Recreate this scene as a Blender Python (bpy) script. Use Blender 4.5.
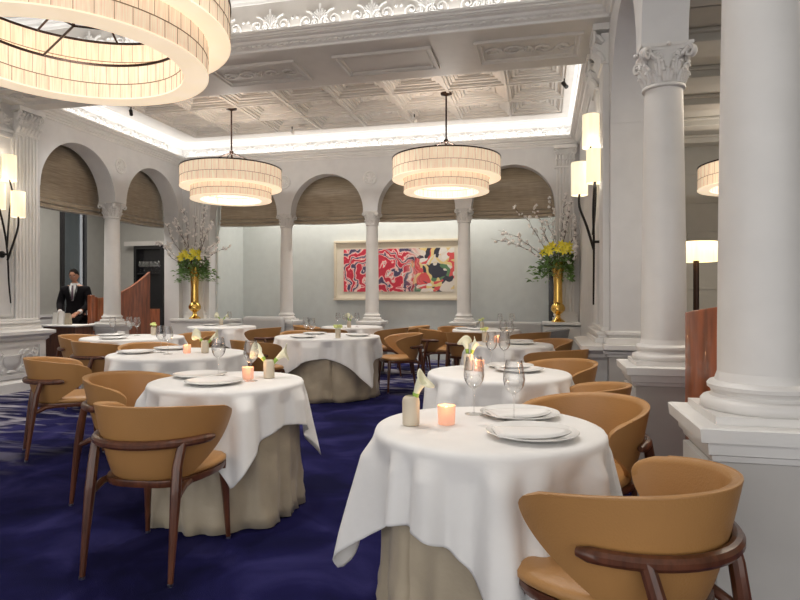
import bpy, bmesh, math, random
from math import sin, cos, pi, radians as R, sqrt, atan2
from mathutils import Vector, Matrix
random.seed(7)
S = bpy.context.scene
for o in list(bpy.data.objects): bpy.data.objects.remove(o)
COL = S.collection

# ------------------------------------------------------------------ camera
EYE = 1.25; YAW = 13.3; FPX = 601.0; HY = 298.0
cam = bpy.data.objects.new('camera', bpy.data.cameras.new('camera')); COL.objects.link(cam)
cam.location = (0, 0, EYE); cam.rotation_euler = (R(90), 0, R(YAW))
cam.data.sensor_width = 36; cam.data.lens = FPX / 800 * 36
cam.data.shift_y = (HY - 300) / 800.0
cam.data.clip_start = 0.05; cam.data.clip_end = 100
S.camera = cam

# ------------------------------------------------------------------ world, exposure
w = bpy.data.worlds.new('world'); S.world = w; w.use_nodes = True
w.node_tree.nodes['Background'].inputs[0].default_value = (1.0, 0.985, 0.965, 1)
w.node_tree.nodes['Background'].inputs[1].default_value = 0.95
S.view_settings.view_transform = 'Standard'; S.view_settings.look = 'None'
S.view_settings.gamma = 1; S.view_settings.use_curve_mapping = False
S.view_settings.exposure = 0.85
COVE_W = 9.0; SPOT_W = 72.0; ANNEX_W = 65.0; SHADE_E = .42; BULB_W = 22.0

def light(name, kind, loc, energy, color=(1, .93, .85), size=.2, size_y=None, rot=(0, 0, 0), spot=None, blend=.6):
    d = bpy.data.lights.new(name, kind); d.energy = energy; d.color = color
    if kind == 'AREA':
        d.size = size
        if size_y: d.shape = 'RECTANGLE'; d.size_y = size_y
    else: d.shadow_soft_size = size
    if kind == 'SPOT': d.spot_size = spot or R(80); d.spot_blend = blend
    o = bpy.data.objects.new(name, d); COL.objects.link(o); o.location = loc; o.rotation_euler = rot
    return o

XL, XR, YB = -7.0, 0.62, 10.7          # planes of the left wall, right arcade and back arcade
SPR, COR, CEIL, CEILF = 2.87, 3.86, 4.30, 4.46        # arch spring, cornice underside, beam underside of the coffers
YF0, YF1, YK0 = 1.0, 5.88, 6.97          # front ceiling tray, beam, back tray starts

# ceiling downlights and cove strips of the two ceiling trays
for i, (x, y, e) in enumerate([(-.3, 2.2, .75), (-1.9, 3.1, 1.3), (-3.2, 4.9, 1.3), (-.4, 4.2, .9), (-5.0, 5.6, 1.3), (-2.7, 7.9, 1.2), (-.6, 6.9, 1), (-4.9, 8.6, 1.2), (-1.4, 9.3, 1), (-3.1, 9.6, 1), (-6.2, 7.6, 1.0)]):
    light('ceiling_downlight', 'SPOT', (x, y, (CEIL if y > 6.5 else CEILF if y < 5.5 else COR) - .06), SPOT_W * e, (1, .965, .92), .12, spot=R(100), blend=.9)
for (x0, x1, y0, y1, k) in ((XL, XR, YK0, YB, 1.0), (XL, XR, YF0, YF1, 1.0)):
    cx, cy = (x0 + x1) / 2, (y0 + y1) / 2; W_, H_ = x1 - x0, y1 - y0
    zc = COR + .125
    light('cove_light', 'AREA', (cx, y1 - .075, zc), COVE_W, (1, .985, .96), W_ - .35, .06, (R(180), 0, 0))
    light('cove_light', 'AREA', (cx, y0 + .075, zc), COVE_W, (1, .985, .96), W_ - .35, .06, (R(180), 0, 0))
    light('cove_light', 'AREA', (x0 + .075, cy, zc), COVE_W * (y1 - y0) / W_, (1, .985, .96), .06, H_ - .35, (R(180), 0, 0))
    light('cove_light', 'AREA', (x1 - .075, cy, zc), COVE_W * (y1 - y0) / W_, (1, .985, .96), .06, H_ - .35, (R(180), 0, 0))
light('annex_fill', 'AREA', (2.8, 6.0, 3.6), ANNEX_W, (1, .86, .68), 2.0, 5.0)  # added warm fill over the annex, belongs to no fitting
light('alcove_fill', 'AREA', (-3.1, 11.5, 3.55), 42, (1, .96, .9), 5.6, .25)  # added fill strip that brightens the alcove, no fixture behind it
light('corridor_fill', 'AREA', (-8.4, 9.2, 3.6), 70, (1, .94, .86), 1.6, 3.6)  # added fill so the corridor and the waiter don't go black

# ------------------------------------------------------------------ materials
MATS = {}
def mat(name, col, rough=.5, metal=0., bump=0., bscale=40., var=0., vscale=6., emit=None, es=0., coat=0., sheen=0., col2=None, spec=None, stretch=None):
    m = bpy.data.materials.new(name); m.use_nodes = True; nt = m.node_tree; N = nt.nodes; L = nt.links
    p = N['Principled BSDF']; c = (*col, 1)
    p.inputs['Base Color'].default_value = c; p.inputs['Roughness'].default_value = rough; p.inputs['Metallic'].default_value = metal
    if coat: p.inputs['Coat Weight'].default_value = coat
    if sheen: p.inputs['Sheen Weight'].default_value = sheen
    if spec is not None: p.inputs['Specular IOR Level'].default_value = spec
    tc = N.new('ShaderNodeTexCoord'); mp = N.new('ShaderNodeMapping'); L.new(tc.outputs['Object'], mp.inputs[0])
    if stretch: mp.inputs['Scale'].default_value = stretch
    nz = N.new('ShaderNodeTexNoise'); nz.inputs['Scale'].default_value = vscale; nz.inputs['Detail'].default_value = 5
    L.new(mp.outputs[0], nz.inputs[0])
    cr = N.new('ShaderNodeValToRGB'); L.new(nz.outputs[0], cr.inputs[0])
    v = var if var else .03
    c2 = col2 or tuple(min(1, x * (1 + v)) for x in col)
    cr.color_ramp.elements[0].position = .32; cr.color_ramp.elements[1].position = .68
    cr.color_ramp.elements[0].color = (*[x * (1 - v) for x in col], 1); cr.color_ramp.elements[1].color = (*c2, 1)
    L.new(cr.outputs[0], p.inputs['Base Color'])
    if bump:
        n2 = N.new('ShaderNodeTexNoise'); n2.inputs['Scale'].default_value = bscale; n2.inputs['Detail'].default_value = 4
        L.new(mp.outputs[0], n2.inputs[0])
        b = N.new('ShaderNodeBump'); b.inputs['Strength'].default_value = bump; b.inputs['Distance'].default_value = .02
        L.new(n2.outputs[0], b.inputs['Height']); L.new(b.outputs[0], p.inputs['Normal'])
    if emit:
        p.inputs['Emission Color'].default_value = (*emit, 1); p.inputs['Emission Strength'].default_value = es
    MATS[name] = m
    return m
WALL = mat('wall_paint', (.67, .66, .65), .55, bump=.03)
WALL2 = mat('alcove_paint', (.60, .63, .61), .6, bump=.03)
PLAST = mat('plaster_white', (.74, .725, .70), .5)
SOFF = mat('soffit_paint', (.62, .59, .55), .55)
COLM = mat('column_paint', (.69, .67, .645), .38, bump=.02)
GREYP = mat('grey_dado_paint', (.50, .48, .455), .5)
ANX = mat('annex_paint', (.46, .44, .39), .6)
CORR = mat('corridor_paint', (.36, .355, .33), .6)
LEATH = mat('tan_leather', (.43, .22, .075), .40, bump=.12, bscale=160, var=.06, vscale=3)
LEATHG = mat('grey_leather', (.30, .30, .30), .5, bump=.1, bscale=120)
WALN = mat('walnut_wood', (.105, .035, .016), .32, var=.35, vscale=7, stretch=(6, 6, 1), coat=.3)
WALL_WOOD = mat('polished_red_wood', (.30, .085, .032), .30, var=.4, vscale=4, stretch=(5, 5, .7), coat=.5)
GLIDE = mat('steel_glide', (.6, .6, .6), .3, metal=1)
LINEN = mat('white_linen', (.80, .785, .765), .75, bump=.22, bscale=7, sheen=.1)
BEIGE = mat('beige_cloth', (.43, .36, .26), .5, bump=.5, bscale=9, var=.08, sheen=.2)
CHINA = mat('white_china', (.80, .79, .77), .14)
VASEW = mat('cream_ceramic', (.62, .54, .42), .45, bump=.05, bscale=120)
BRONZE = mat('dark_bronze', (.035, .018, .012), .35, metal=.7)
IRON = mat('black_iron', (.018, .016, .015), .4, metal=.5, bump=.3, bscale=60)
GOLD = mat('polished_brass', (.75, .48, .13), .17, metal=1, bump=.02, bscale=8)
GREEN = mat('leaf_green', (.17, .30, .09), .5, var=.5, vscale=9)
GREENL = mat('stem_green', (.30, .48, .08), .5)
PETAL = mat('calla_petal', (.84, .82, .62), .45)
YEL = mat('yellow_petal', (.90, .78, .08), .5, var=.15)
BLOS = mat('white_blossom', (.86, .82, .79), .6)
TWIG = mat('twig_bark', (.13, .085, .06), .8, bump=.4)
BLACKM = mat('black_gloss', (.012, .012, .014), .2)
BLACKC = mat('black_cloth', (.009, .008, .010), .9, spec=.15)
SHIRT = mat('white_shirt', (.7, .7, .7), .7)
TIEM = mat('dark_tie', (.06, .03, .05), .5)
SKIN = mat('skin', (.50, .25, .16), .5)
HAIR = mat('dark_hair', (.010, .008, .007), .8, bump=.5, bscale=90, spec=.1)
FRAMEM = mat('cream_frame', (.68, .60, .46), .45)
MATB = mat('cream_mount', (.76, .70, .58), .7)
PAPER = mat('folded_card', (.72, .70, .66), .7)
TABLEW = mat('table_top_wood', (.20, .11, .06), .5, var=.2)
GREYUP = mat('grey_upholstery', (.47, .46, .45), .8, bump=.1, bscale=200)

def node_mat(name):
    m = bpy.data.materials.new(name); m.use_nodes = True; return m, m.node_tree.nodes, m.node_tree.links, m.node_tree.nodes['Principled BSDF']
def ramp(N, L, src, stops):
    r = N.new('ShaderNodeValToRGB'); L.new(src, r.inputs[0]); e = r.color_ramp.elements
    while len(e) < len(stops): e.new(.5)
    for k, (p, c) in enumerate(stops): e[k].position = p; e[k].color = (*c, 1)
    return r
# carpet: navy with watery paler drifts woven in
CARPET, N, L, P = node_mat('navy_carpet')
tc = N.new('ShaderNodeTexCoord')
n1 = N.new('ShaderNodeTexNoise'); n1.inputs['Scale'].default_value = 2.4; n1.inputs['Detail'].default_value = 9; n1.inputs['Distortion'].default_value = .6
L.new(tc.outputs['Object'], n1.inputs[0])
r1 = ramp(N, L, n1.outputs[0], [(.34, (.006, .006, .034)), (.50, (.011, .010, .062)), (.68, (.030, .028, .115))])
mp = N.new('ShaderNodeMapping'); mp.inputs['Scale'].default_value = (.55, 2.2, 1); mp.inputs['Rotation'].default_value = (0, 0, R(25)); L.new(tc.outputs['Object'], mp.inputs[0])
n2 = N.new('ShaderNodeTexNoise'); n2.inputs['Scale'].default_value = 1.7; n2.inputs['Detail'].default_value = 7; n2.inputs['Distortion'].default_value = 1.4
L.new(mp.outputs[0], n2.inputs[0])
sx = N.new('ShaderNodeSeparateXYZ'); L.new(tc.outputs['Object'], sx.inputs[0])
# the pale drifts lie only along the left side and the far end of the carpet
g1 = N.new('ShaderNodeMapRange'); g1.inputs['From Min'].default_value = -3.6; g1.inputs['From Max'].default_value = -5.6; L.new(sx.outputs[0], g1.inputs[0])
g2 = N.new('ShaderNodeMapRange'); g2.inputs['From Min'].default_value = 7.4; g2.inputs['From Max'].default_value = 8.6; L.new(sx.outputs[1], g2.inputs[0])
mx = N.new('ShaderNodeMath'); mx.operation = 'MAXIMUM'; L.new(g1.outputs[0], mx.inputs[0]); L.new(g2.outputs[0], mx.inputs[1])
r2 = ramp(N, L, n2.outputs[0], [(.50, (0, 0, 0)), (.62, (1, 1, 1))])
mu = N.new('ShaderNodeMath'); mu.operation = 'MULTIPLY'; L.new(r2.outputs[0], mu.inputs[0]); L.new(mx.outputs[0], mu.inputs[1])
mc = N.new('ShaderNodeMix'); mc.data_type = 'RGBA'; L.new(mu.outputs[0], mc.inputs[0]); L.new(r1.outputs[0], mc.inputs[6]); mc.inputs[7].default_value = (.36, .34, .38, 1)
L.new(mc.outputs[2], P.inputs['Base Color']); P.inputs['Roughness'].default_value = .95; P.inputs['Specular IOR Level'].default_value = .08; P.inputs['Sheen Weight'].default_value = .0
n3 = N.new('ShaderNodeTexNoise'); n3.inputs['Scale'].default_value = 260; L.new(tc.outputs['Object'], n3.inputs[0])
b = N.new('ShaderNodeBump'); b.inputs['Strength'].default_value = .5; b.inputs['Distance'].default_value = .01; L.new(n3.outputs[0], b.inputs['Height']); L.new(b.outputs[0], P.inputs['Normal'])
# roman shade cloth: slubby bronze silk
SHADE, N, L, P = node_mat('bronze_silk')
tc = N.new('ShaderNodeTexCoord'); mp = N.new('ShaderNodeMapping'); mp.inputs['Scale'].default_value = (1.2, 1.2, 34); L.new(tc.outputs['Object'], mp.inputs[0])
n1 = N.new('ShaderNodeTexNoise'); n1.inputs['Scale'].default_value = 3; n1.inputs['Detail'].default_value = 6; L.new(mp.outputs[0], n1.inputs[0])
r1 = ramp(N, L, n1.outputs[0], [(.3, (.25, .195, .13)), (.7, (.46, .37, .26))]); L.new(r1.outputs[0], P.inputs['Base Color'])
P.inputs['Roughness'].default_value = .38; P.inputs['Sheen Weight'].default_value = .4
# lit lamp shade panels
def glow_mat(name, c1, c2, e, fibre=90):
    m, N, L, P = node_mat(name)
    tc = N.new('ShaderNodeTexCoord'); mp = N.new('ShaderNodeMapping'); mp.inputs['Scale'].default_value = (1, 1, .05); L.new(tc.outputs['Object'], mp.inputs[0])
    n1 = N.new('ShaderNodeTexNoise'); n1.inputs['Scale'].default_value = fibre; n1.inputs['Detail'].default_value = 2; L.new(mp.outputs[0], n1.inputs[0])
    r1 = ramp(N, L, n1.outputs[0], [(.3, c1), (.7, c2)])
    L.new(r1.outputs[0], P.inputs['Base Color']); L.new(r1.outputs[0], P.inputs['Emission Color'])
    P.inputs['Emission Strength'].default_value = e; P.inputs['Roughness'].default_value = .7
    return m
PANEL = glow_mat('chandelier_shade_panel', (.74, .55, .38), (.90, .73, .54), SHADE_E * .75)
SEAM = mat('shade_seam', (.30, .20, .11), .7)
DIFF = glow_mat('chandelier_diffuser', (.92, .74, .52), (1, .82, .60), SHADE_E * 1.0, 3)
SCONCE = glow_mat('sconce_shade', (1, .84, .56), (1, .89, .64), .48, 30)
LAMPSH = glow_mat('floor_lamp_shade', (.98, .74, .36), (1, .8, .45), 1.0, 30)
FLAME = mat('candle_flame', (1, .7, .35), .5, emit=(1, .62, .25), es=14)
# clear glass, thin
def glass_mat(name, tint, refl):
    m = bpy.data.materials.new(name); m.use_nodes = True; N = m.node_tree.nodes; L = m.node_tree.links
    N.remove(N['Principled BSDF']); out = N['Material Output']
    t = N.new('ShaderNodeBsdfTransparent'); t.inputs[0].default_value = (*tint, 1)
    g = N.new('ShaderNodeBsdfGlossy'); g.inputs['Roughness'].default_value = .03
    f = N.new('ShaderNodeLayerWeight'); f.inputs['Blend'].default_value = refl
    r = N.new('ShaderNodeMapRange'); r.inputs['To Min'].default_value = .04; r.inputs['To Max'].default_value = .75; L.new(f.outputs['Facing'], r.inputs[0])
    nz = N.new('ShaderNodeTexNoise'); nz.inputs['Scale'].default_value = 4
    x = N.new('ShaderNodeMixShader'); L.new(r.outputs[0], x.inputs[0]); L.new(t.outputs[0], x.inputs[1]); L.new(g.outputs[0], x.inputs[2]); L.new(x.outputs[0], out.inputs[0])
    return m
GLASS = glass_mat('clear_glass', (.97, .97, .97), .35)
DARKGL = glass_mat('smoked_pane', (.45, .50, .55), .3)
VOT, N, L, P = node_mat('ribbed_peach_glass')
vor = N.new('ShaderNodeTexVoronoi'); vor.inputs['Scale'].default_value = 70
r1 = ramp(N, L, vor.outputs[0], [(0, (1, .80, .62)), (.6, (.92, .50, .34))]); L.new(r1.outputs[0], P.inputs['Base Color']); L.new(r1.outputs[0], P.inputs['Emission Color'])
P.inputs['Emission Strength'].default_value = .16; P.inputs['Roughness'].default_value = .15; P.inputs['Transmission Weight'].default_value = .35
b = N.new('ShaderNodeBump'); b.inputs['Strength'].default_value = .6; b.inputs['Distance'].default_value = .004; L.new(vor.outputs[0], b.inputs['Height']); L.new(b.outputs[0], P.inputs['Normal'])
# the abstract picture: generic swirling reds with a busier dark right side
ART, N, L, P = node_mat('abstract_picture')
tc = N.new('ShaderNodeTexCoord')
n0 = N.new('ShaderNodeTexNoise'); n0.inputs['Scale'].default_value = 2.2; L.new(tc.outputs['Object'], n0.inputs[0])
mx = N.new('ShaderNodeMix'); mx.data_type = 'RGBA'; mx.inputs[0].default_value = .42; L.new(tc.outputs['Object'], mx.inputs[6]); L.new(n0.outputs[1], mx.inputs[7])
wv = N.new('ShaderNodeTexWave'); wv.wave_type = 'RINGS'; wv.rings_direction = 'SPHERICAL'; wv.inputs['Scale'].default_value = 2.9; wv.inputs['Distortion'].default_value = 11; wv.inputs['Detail'].default_value = 3; wv.inputs['Detail Scale'].default_value = 1.3
L.new(mx.outputs[2], wv.inputs[0])
r1 = ramp(N, L, wv.outputs[0], [(.0, (.55, .02, .05)), (.22, (.80, .06, .10)), (.38, (.85, .55, .50)), (.5, (.80, .74, .66)), (.62, (.70, .10, .14)), (.76, (.78, .70, .64)), (.88, (.07, .05, .12)), (1, (.72, .62, .30))])
r1.color_ramp.interpolation = 'CONSTANT'
vo = N.new('ShaderNodeTexVoronoi'); vo.inputs['Scale'].default_value = 13; L.new(mx.outputs[2], vo.inputs[0])
sv = N.new('ShaderNodeSeparateColor'); L.new(vo.outputs['Color'], sv.inputs[0])
r3 = ramp(N, L, sv.outputs[0], [(.0, (.03, .03, .05)), (.2, (.75, .68, .6)), (.42, (.70, .08, .08)), (.62, (.78, .60, .25)), (.78, (.80, .76, .70)), (.92, (.10, .22, .10))]); r3.color_ramp.interpolation = 'CONSTANT'
sp = N.new('ShaderNodeSeparateXYZ'); L.new(tc.outputs['Object'], sp.inputs[0])
gr = N.new('ShaderNodeMapRange'); gr.inputs['From Min'].default_value = .15; gr.inputs['From Max'].default_value = .5; L.new(sp.outputs[0], gr.inputs[0])
m2 = N.new('ShaderNodeMix'); m2.data_type = 'RGBA'; L.new(gr.outputs[0], m2.inputs[0]); L.new(r1.outputs[0], m2.inputs[6]); L.new(r3.outputs[0], m2.inputs[7])
L.new(m2.outputs[2], P.inputs['Base Color']); P.inputs['Roughness'].default_value = .4

# ------------------------------------------------------------------ mesh building
class MB:
    def __init__(s): s.v = []; s.f = []
    def grid(s, rows, cj=False, ci=False):
        b = len(s.v); ni = len(rows); nj = len(rows[0])
        for r in rows: s.v += [tuple(p) for p in r]
        for i in range(ni if ci else ni - 1):
            for j in range(nj if cj else nj - 1):
                a = b + i * nj + j; c = b + i * nj + (j + 1) % nj; i2 = (i + 1) % ni
                s.f.append((a, c, b + i2 * nj + (j + 1) % nj, b + i2 * nj + j))
        return b
    def box(s, x0, x1, y0, y1, z0, z1, M=None):
        b = len(s.v)
        P_ = [(x0, y0, z0), (x1, y0, z0), (x1, y1, z0), (x0, y1, z0), (x0, y0, z1), (x1, y0, z1), (x1, y1, z1), (x0, y1, z1)]
        if M: P_ = [tuple(M @ Vector(p)) for p in P_]
        s.v += P_
        s.f += [tuple(b + k for k in q) for q in ((0, 3, 2, 1), (4, 5, 6, 7), (0, 1, 5, 4), (1, 2, 6, 5), (2, 3, 7, 6), (3, 0, 4, 7))]
        return s
    def lathe(s, prof, n=24, c=(0, 0, 0), cap=True, sx=1, sy=1):
        rows = [[(c[0] + r * sx * cos(2 * pi * k / n), c[1] + r * sy * sin(2 * pi * k / n), c[2] + z) for k in range(n)] for r, z in prof]
        b = s.grid(rows, cj=True)
        if cap:
            if prof[0][0] > 1e-5: s.f.append(tuple(b + k for k in range(n))[::-1])
            if prof[-1][0] > 1e-5: s.f.append(tuple(b + (len(prof) - 1) * n + k for k in range(n)))
        return s
    def tube(s, pts, rad, n=8, closed=False):
        pts = [Vector(p) for p in pts]; m = len(pts)
        if not hasattr(rad, '__len__'): rad = [rad] * m
        rows = []; up = None
        for i, p in enumerate(pts):
            t = (pts[(i + 1) % m] - pts[i - 1]) if closed else (pts[min(i + 1, m - 1)] - pts[max(i - 1, 0)])
            if t.length < 1e-9: t = Vector((0, 0, 1))
            t.normalize()
            if up is None:
                up = Vector((0, 0, 1)) if abs(t.z) < .9 else Vector((1, 0, 0))
            u = (up - t * up.dot(t)); u.normalize(); up = u; v_ = t.cross(u)
            rows.append([p + (u * cos(2 * pi * k / n) + v_ * sin(2 * pi * k / n)) * rad[i] for k in range(n)])
        b = s.grid(rows, cj=True, ci=closed)
        if not closed:
            s.f.append(tuple(b + k for k in range(n))[::-1]); s.f.append(tuple(b + (m - 1) * n + k for k in range(n)))
        return s
    def ball(s, c, r, n=8, m=6, sz=None):
        sz = sz or r
        return s.lathe([(max(1e-4, r * sin(pi * k / m)), -sz * cos(pi * k / m)) for k in range(m + 1)], n, c, cap=False)
    def poly(s, pts):
        b = len(s.v); s.v += [tuple(p) for p in pts]; s.f.append(tuple(range(b, b + len(pts)))); return s
    def sweep(s, prof, path, closed=False, inward=1):
        # prof [(out, z)]; path [(x, y)]; mitred at the corners; 'out' is to the left of travel times inward
        m = len(path); rows = []
        for i in range(m):
            p = Vector(path[i]); a = Vector(path[i - 1]); c = Vector(path[(i + 1) % m])
            if not closed and i == 0: d1 = d2 = (c - p).normalized()
            elif not closed and i == m - 1: d1 = d2 = (p - a).normalized()
            else: d1 = (p - a).normalized(); d2 = (c - p).normalized()
            n1 = Vector((-d1.y, d1.x)); n2 = Vector((-d2.y, d2.x)); nn = n1 + n2; nn.normalize(); k = 1 / max(.3, nn.dot(n1))
            rows.append([(p.x + nn.x * o * k * inward, p.y + nn.y * o * k * inward, z) for o, z in prof])
        s.grid(rows, ci=closed)
        if not closed:
            s.poly(rows[0]); s.poly(rows[-1][::-1])
        return s
    def xf(s, M, start=0):
        for i in range(start, len(s.v)): s.v[i] = tuple(M @ Vector(s.v[i]))
        return s
    def add(s, o, M=None):
        b = len(s.v); s.v += [tuple(M @ Vector(p)) for p in o.v] if M else o.v
        s.f += [tuple(b + k for k in q) for q in o.f]; return s
    def build(s, name, m, parent=None, sharp=35, bevel=0, solid=0, sub=0, loc=None, seg=2):
        me = bpy.data.meshes.new(name); me.from_pydata(s.v, [], s.f); me.validate(); me.update()
        bm = bmesh.new(); bm.from_mesh(me); bmesh.ops.recalc_face_normals(bm, faces=bm.faces); bm.to_mesh(me); bm.free()
        me.materials.append(m); me.polygons.foreach_set('use_smooth', [True] * len(me.polygons))
        me.set_sharp_from_angle(angle=R(sharp))
        o = bpy.data.objects.new(name, me); COL.objects.link(o)
        if solid:
            d = o.modifiers.new('s', 'SOLIDIFY'); d.thickness = solid; d.offset = 0
        if bevel:
            d = o.modifiers.new('b', 'BEVEL'); d.width = bevel; d.segments = seg; d.limit_method = 'ANGLE'; d.angle_limit = R(50)
        if sub:
            d = o.modifiers.new('u', 'SUBSURF'); d.levels = sub; d.render_levels = sub
        if parent: o.parent = parent
        if loc: o.location = loc
        return o
def tag(o, label=None, cat=None, group=None, kind=None):
    if label: o['label'] = label
    if cat: o['category'] = cat
    if group: o['group'] = group
    if kind: o['kind'] = kind
    return o
def empty(name, loc=(0, 0, 0), rz=0, label=None, cat=None, group=None):
    o = bpy.data.objects.new(name, None); COL.objects.link(o); o.location = loc; o.rotation_euler = (0, 0, rz); o.empty_display_size = .1
    return tag(o, label, cat, group)
def struct(o): o['kind'] = 'structure'; return o
KIDS = {}
def copy_tree(o, parent=None):
    c = o.copy(); COL.objects.link(c)
    if parent: c.parent = parent
    for ch in list(o.children): copy_tree(ch, c)
    return c
def at(px, py, z=.765):
    h = z - EYE; dz = -h * FPX / (py - HY); xc = (px - 400) / FPX * dz; t = R(YAW)
    return (xc * cos(t) - dz * sin(t), xc * sin(t) + dz * cos(t))
Tr = Matrix.Translation
def Rz(a): return Matrix.Rotation(a, 4, 'Z')
def Rx(a): return Matrix.Rotation(a, 4, 'X')
def Ry(a): return Matrix.Rotation(a, 4, 'Y')

# ------------------------------------------------------------------ the shell
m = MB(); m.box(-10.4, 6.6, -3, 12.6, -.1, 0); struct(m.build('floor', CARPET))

def arcade(name, u0, u1, t0, t1, along, arches, zlow, ztop, mt, floor_piers=()):
    """wall along x or y between faces t0 and t1 with round-headed openings (centre, radius); between them it ends at zlow unless the span is a pier to the floor"""
    us = set([u0, u1])
    for c, r in arches:
        for k in range(33): us.add(round(c - r * cos(pi * k / 32), 5))
    for a, b_ in floor_piers: us.add(a); us.add(b_)
    us = sorted(us)
    def low(u, side):
        for c, r in arches:
            if c - r - 1e-4 <= u <= c + r + 1e-4:
                e = 1e-3 * side
                if c - r <= u + e <= c + r: return SPR + sqrt(max(0, r * r - (u - c) ** 2))
        for a, b_ in floor_piers:
            if a <= u + 1e-3 * side <= b_: return 0.0
        return zlow
    def P_(u, t, z): return (u, t, z) if along == 'x' else (t, u, z)
    m = MB()
    for a, b_ in zip(us, us[1:]):
        la, lb = low(a, 1), low(b_, -1)
        A = [P_(a, t0, la), P_(b_, t0, lb), P_(b_, t0, ztop), P_(a, t0, ztop)]
        B = [P_(a, t1, la), P_(b_, t1, lb), P_(b_, t1, ztop), P_(a, t1, ztop)]
        m.poly(A); m.poly(B[::-1]); m.poly([A[0], A[1], B[1], B[0]]); m.poly([A[3], A[2], B[2], B[3]])
    for u in us:                                   # jambs
        l1, l2 = (low(u, -1) if u > u0 else ztop), (low(u, 1) if u < u1 else ztop)
        if abs(l1 - l2) > 1e-3:
            m.poly([P_(u, t0, l1), P_(u, t1, l1), P_(u, t1, l2), P_(u, t0, l2)])
    # archivolt moulding on the room face
    o = m.build(name, mt, sharp=30)
    bm = bmesh.new(); bm.from_mesh(o.data); bmesh.ops.remove_doubles(bm, verts=bm.verts, dist=1e-4); bmesh.ops.recalc_face_normals(bm, faces=bm.faces); bm.to_mesh(o.data); bm.free()
    o.data.set_sharp_from_angle(angle=R(30))
    return struct(o)
LA = [(7.98, .78), (9.80, .77)]; BA = [(-5.68, .72), (-3.955, .72), (-2.235, .72), (-.51, .72)]
RA = [(-.25, .78), (1.54, .78), (3.33, .78), (5.10, .78)]
arcade('wall_left', 7.0, YB, XL - .33, XL, 'y', LA, SPR, COR + .8, WALL, [(YK0, 7.19), (10.58, YB)])
arcade('wall_back', XL, XR, YB, YB + .25, 'x', BA, SPR, COR + .8, WALL, [(XL, -6.41), (.22, XR)])
arcade('wall_right', -1.2, 5.95, XR, XR + .28, 'y', RA, SPR, COR + .8, WALL, [(5.885, 5.95)])
m = MB().box(XL - .33, XL, -3, 7.0, 0, COR + .8); struct(m.build('wall_left', WALL))
m = MB().box(XR, XR + .45, 5.95, 7.1, 0, COR + .8); m.box(XR, XR + .28, 7.1, YB + .25, 0, COR + .8); struct(m.build('wall_right', WALL))
# carved pier faces of the left and right piers (protruding pedestal with ledge, fluted pilasters, capitals)
def fluted(m, cx, face, w, z0, z1, d, sgn):
    """pilaster on a wall x = face running along y; sgn = direction into the room"""
    n = 6; st = w / (2 * n + 1); ys = []; 
    rows = []
    pts = [(cx - w / 2, 0), (cx - w / 2, d)]
    for k in range(n):
        a = cx - w / 2 + st * (2 * k + 1)
        for q in range(5):
            pts.append((a + st * q / 4, d - .016 * sin(pi * q / 4)))
    pts += [(cx + w / 2, d), (cx + w / 2, 0)]
    rows = [[(face + sgn * dd, y, z) for (y, dd) in pts] for z in (z0, z1)]
    m.grid(rows); m.poly(rows[1])
def spiral(c, r0, turns, n=22, a0=0, hand=1):
    return [(c[0] + r0 * (1 - .82 * k / n) * cos(a0 + hand * 2 * pi * turns * k / n), c[1] + r0 * (1 - .82 * k / n) * sin(a0 + hand * 2 * pi * turns * k / n)) for k in range(n + 1)]
def scroll_motif(w, h, r=.010):
    """one repeat of a foliate frieze in its own (u, v) plane, raised in w"""
    m = MB(); s_ = min(w * .22, h * .36)
    for sg in (-1, 1):
        for (cx, cy, rr) in ((sg * w * .27, h * .36, s_), (sg * w * .10, h * .30, s_ * .55)):
            p = spiral((cx, cy), rr, 1.5, 24, pi / 2, sg)
            m.tube([(x, y, 0) for x, y in p], [r * (1 - .4 * k / 24) for k in range(25)], 5)
        m.tube([(sg * w * t, h * (.12 + .12 * sin(t * 9)), 0) for t in (.02, .12, .2, .3, .4, .5)], r * .9, 5)
        for k in range(4):
            a = pi / 2 - sg * (.25 + k * .34); L_ = h * (.44 - .05 * k)
            m.ball((cos(a) * L_ * .85, h * .45 + sin(a) * L_ * .6, 0), r * 1.15, 5, 4)
            m.tube([(0, h * .45, 0), (cos(a) * L_ * .8, h * .45 + sin(a) * L_ * .55, 0)], [r * .5, r * 1.1], 5)
        m.ball((sg * w * .45, h * .55, 0), r * 1.3, 5, 4); m.ball((sg * w * .27, h * .36, 0), r * 1.6, 6, 4)
    m.tube([(0, h * .1, 0), (0, h * .92, 0)], [r, r * 1.1], 5)
    return m
def place_uv(m, mot, o, du, dv, dw):
    M = Matrix(((du[0], dv[0], dw[0], o[0]), (du[1], dv[1], dw[1], o[1]), (du[2], dv[2], dw[2], o[2]), (0, 0, 0, 1)))
    m.add(mot, M)

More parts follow.
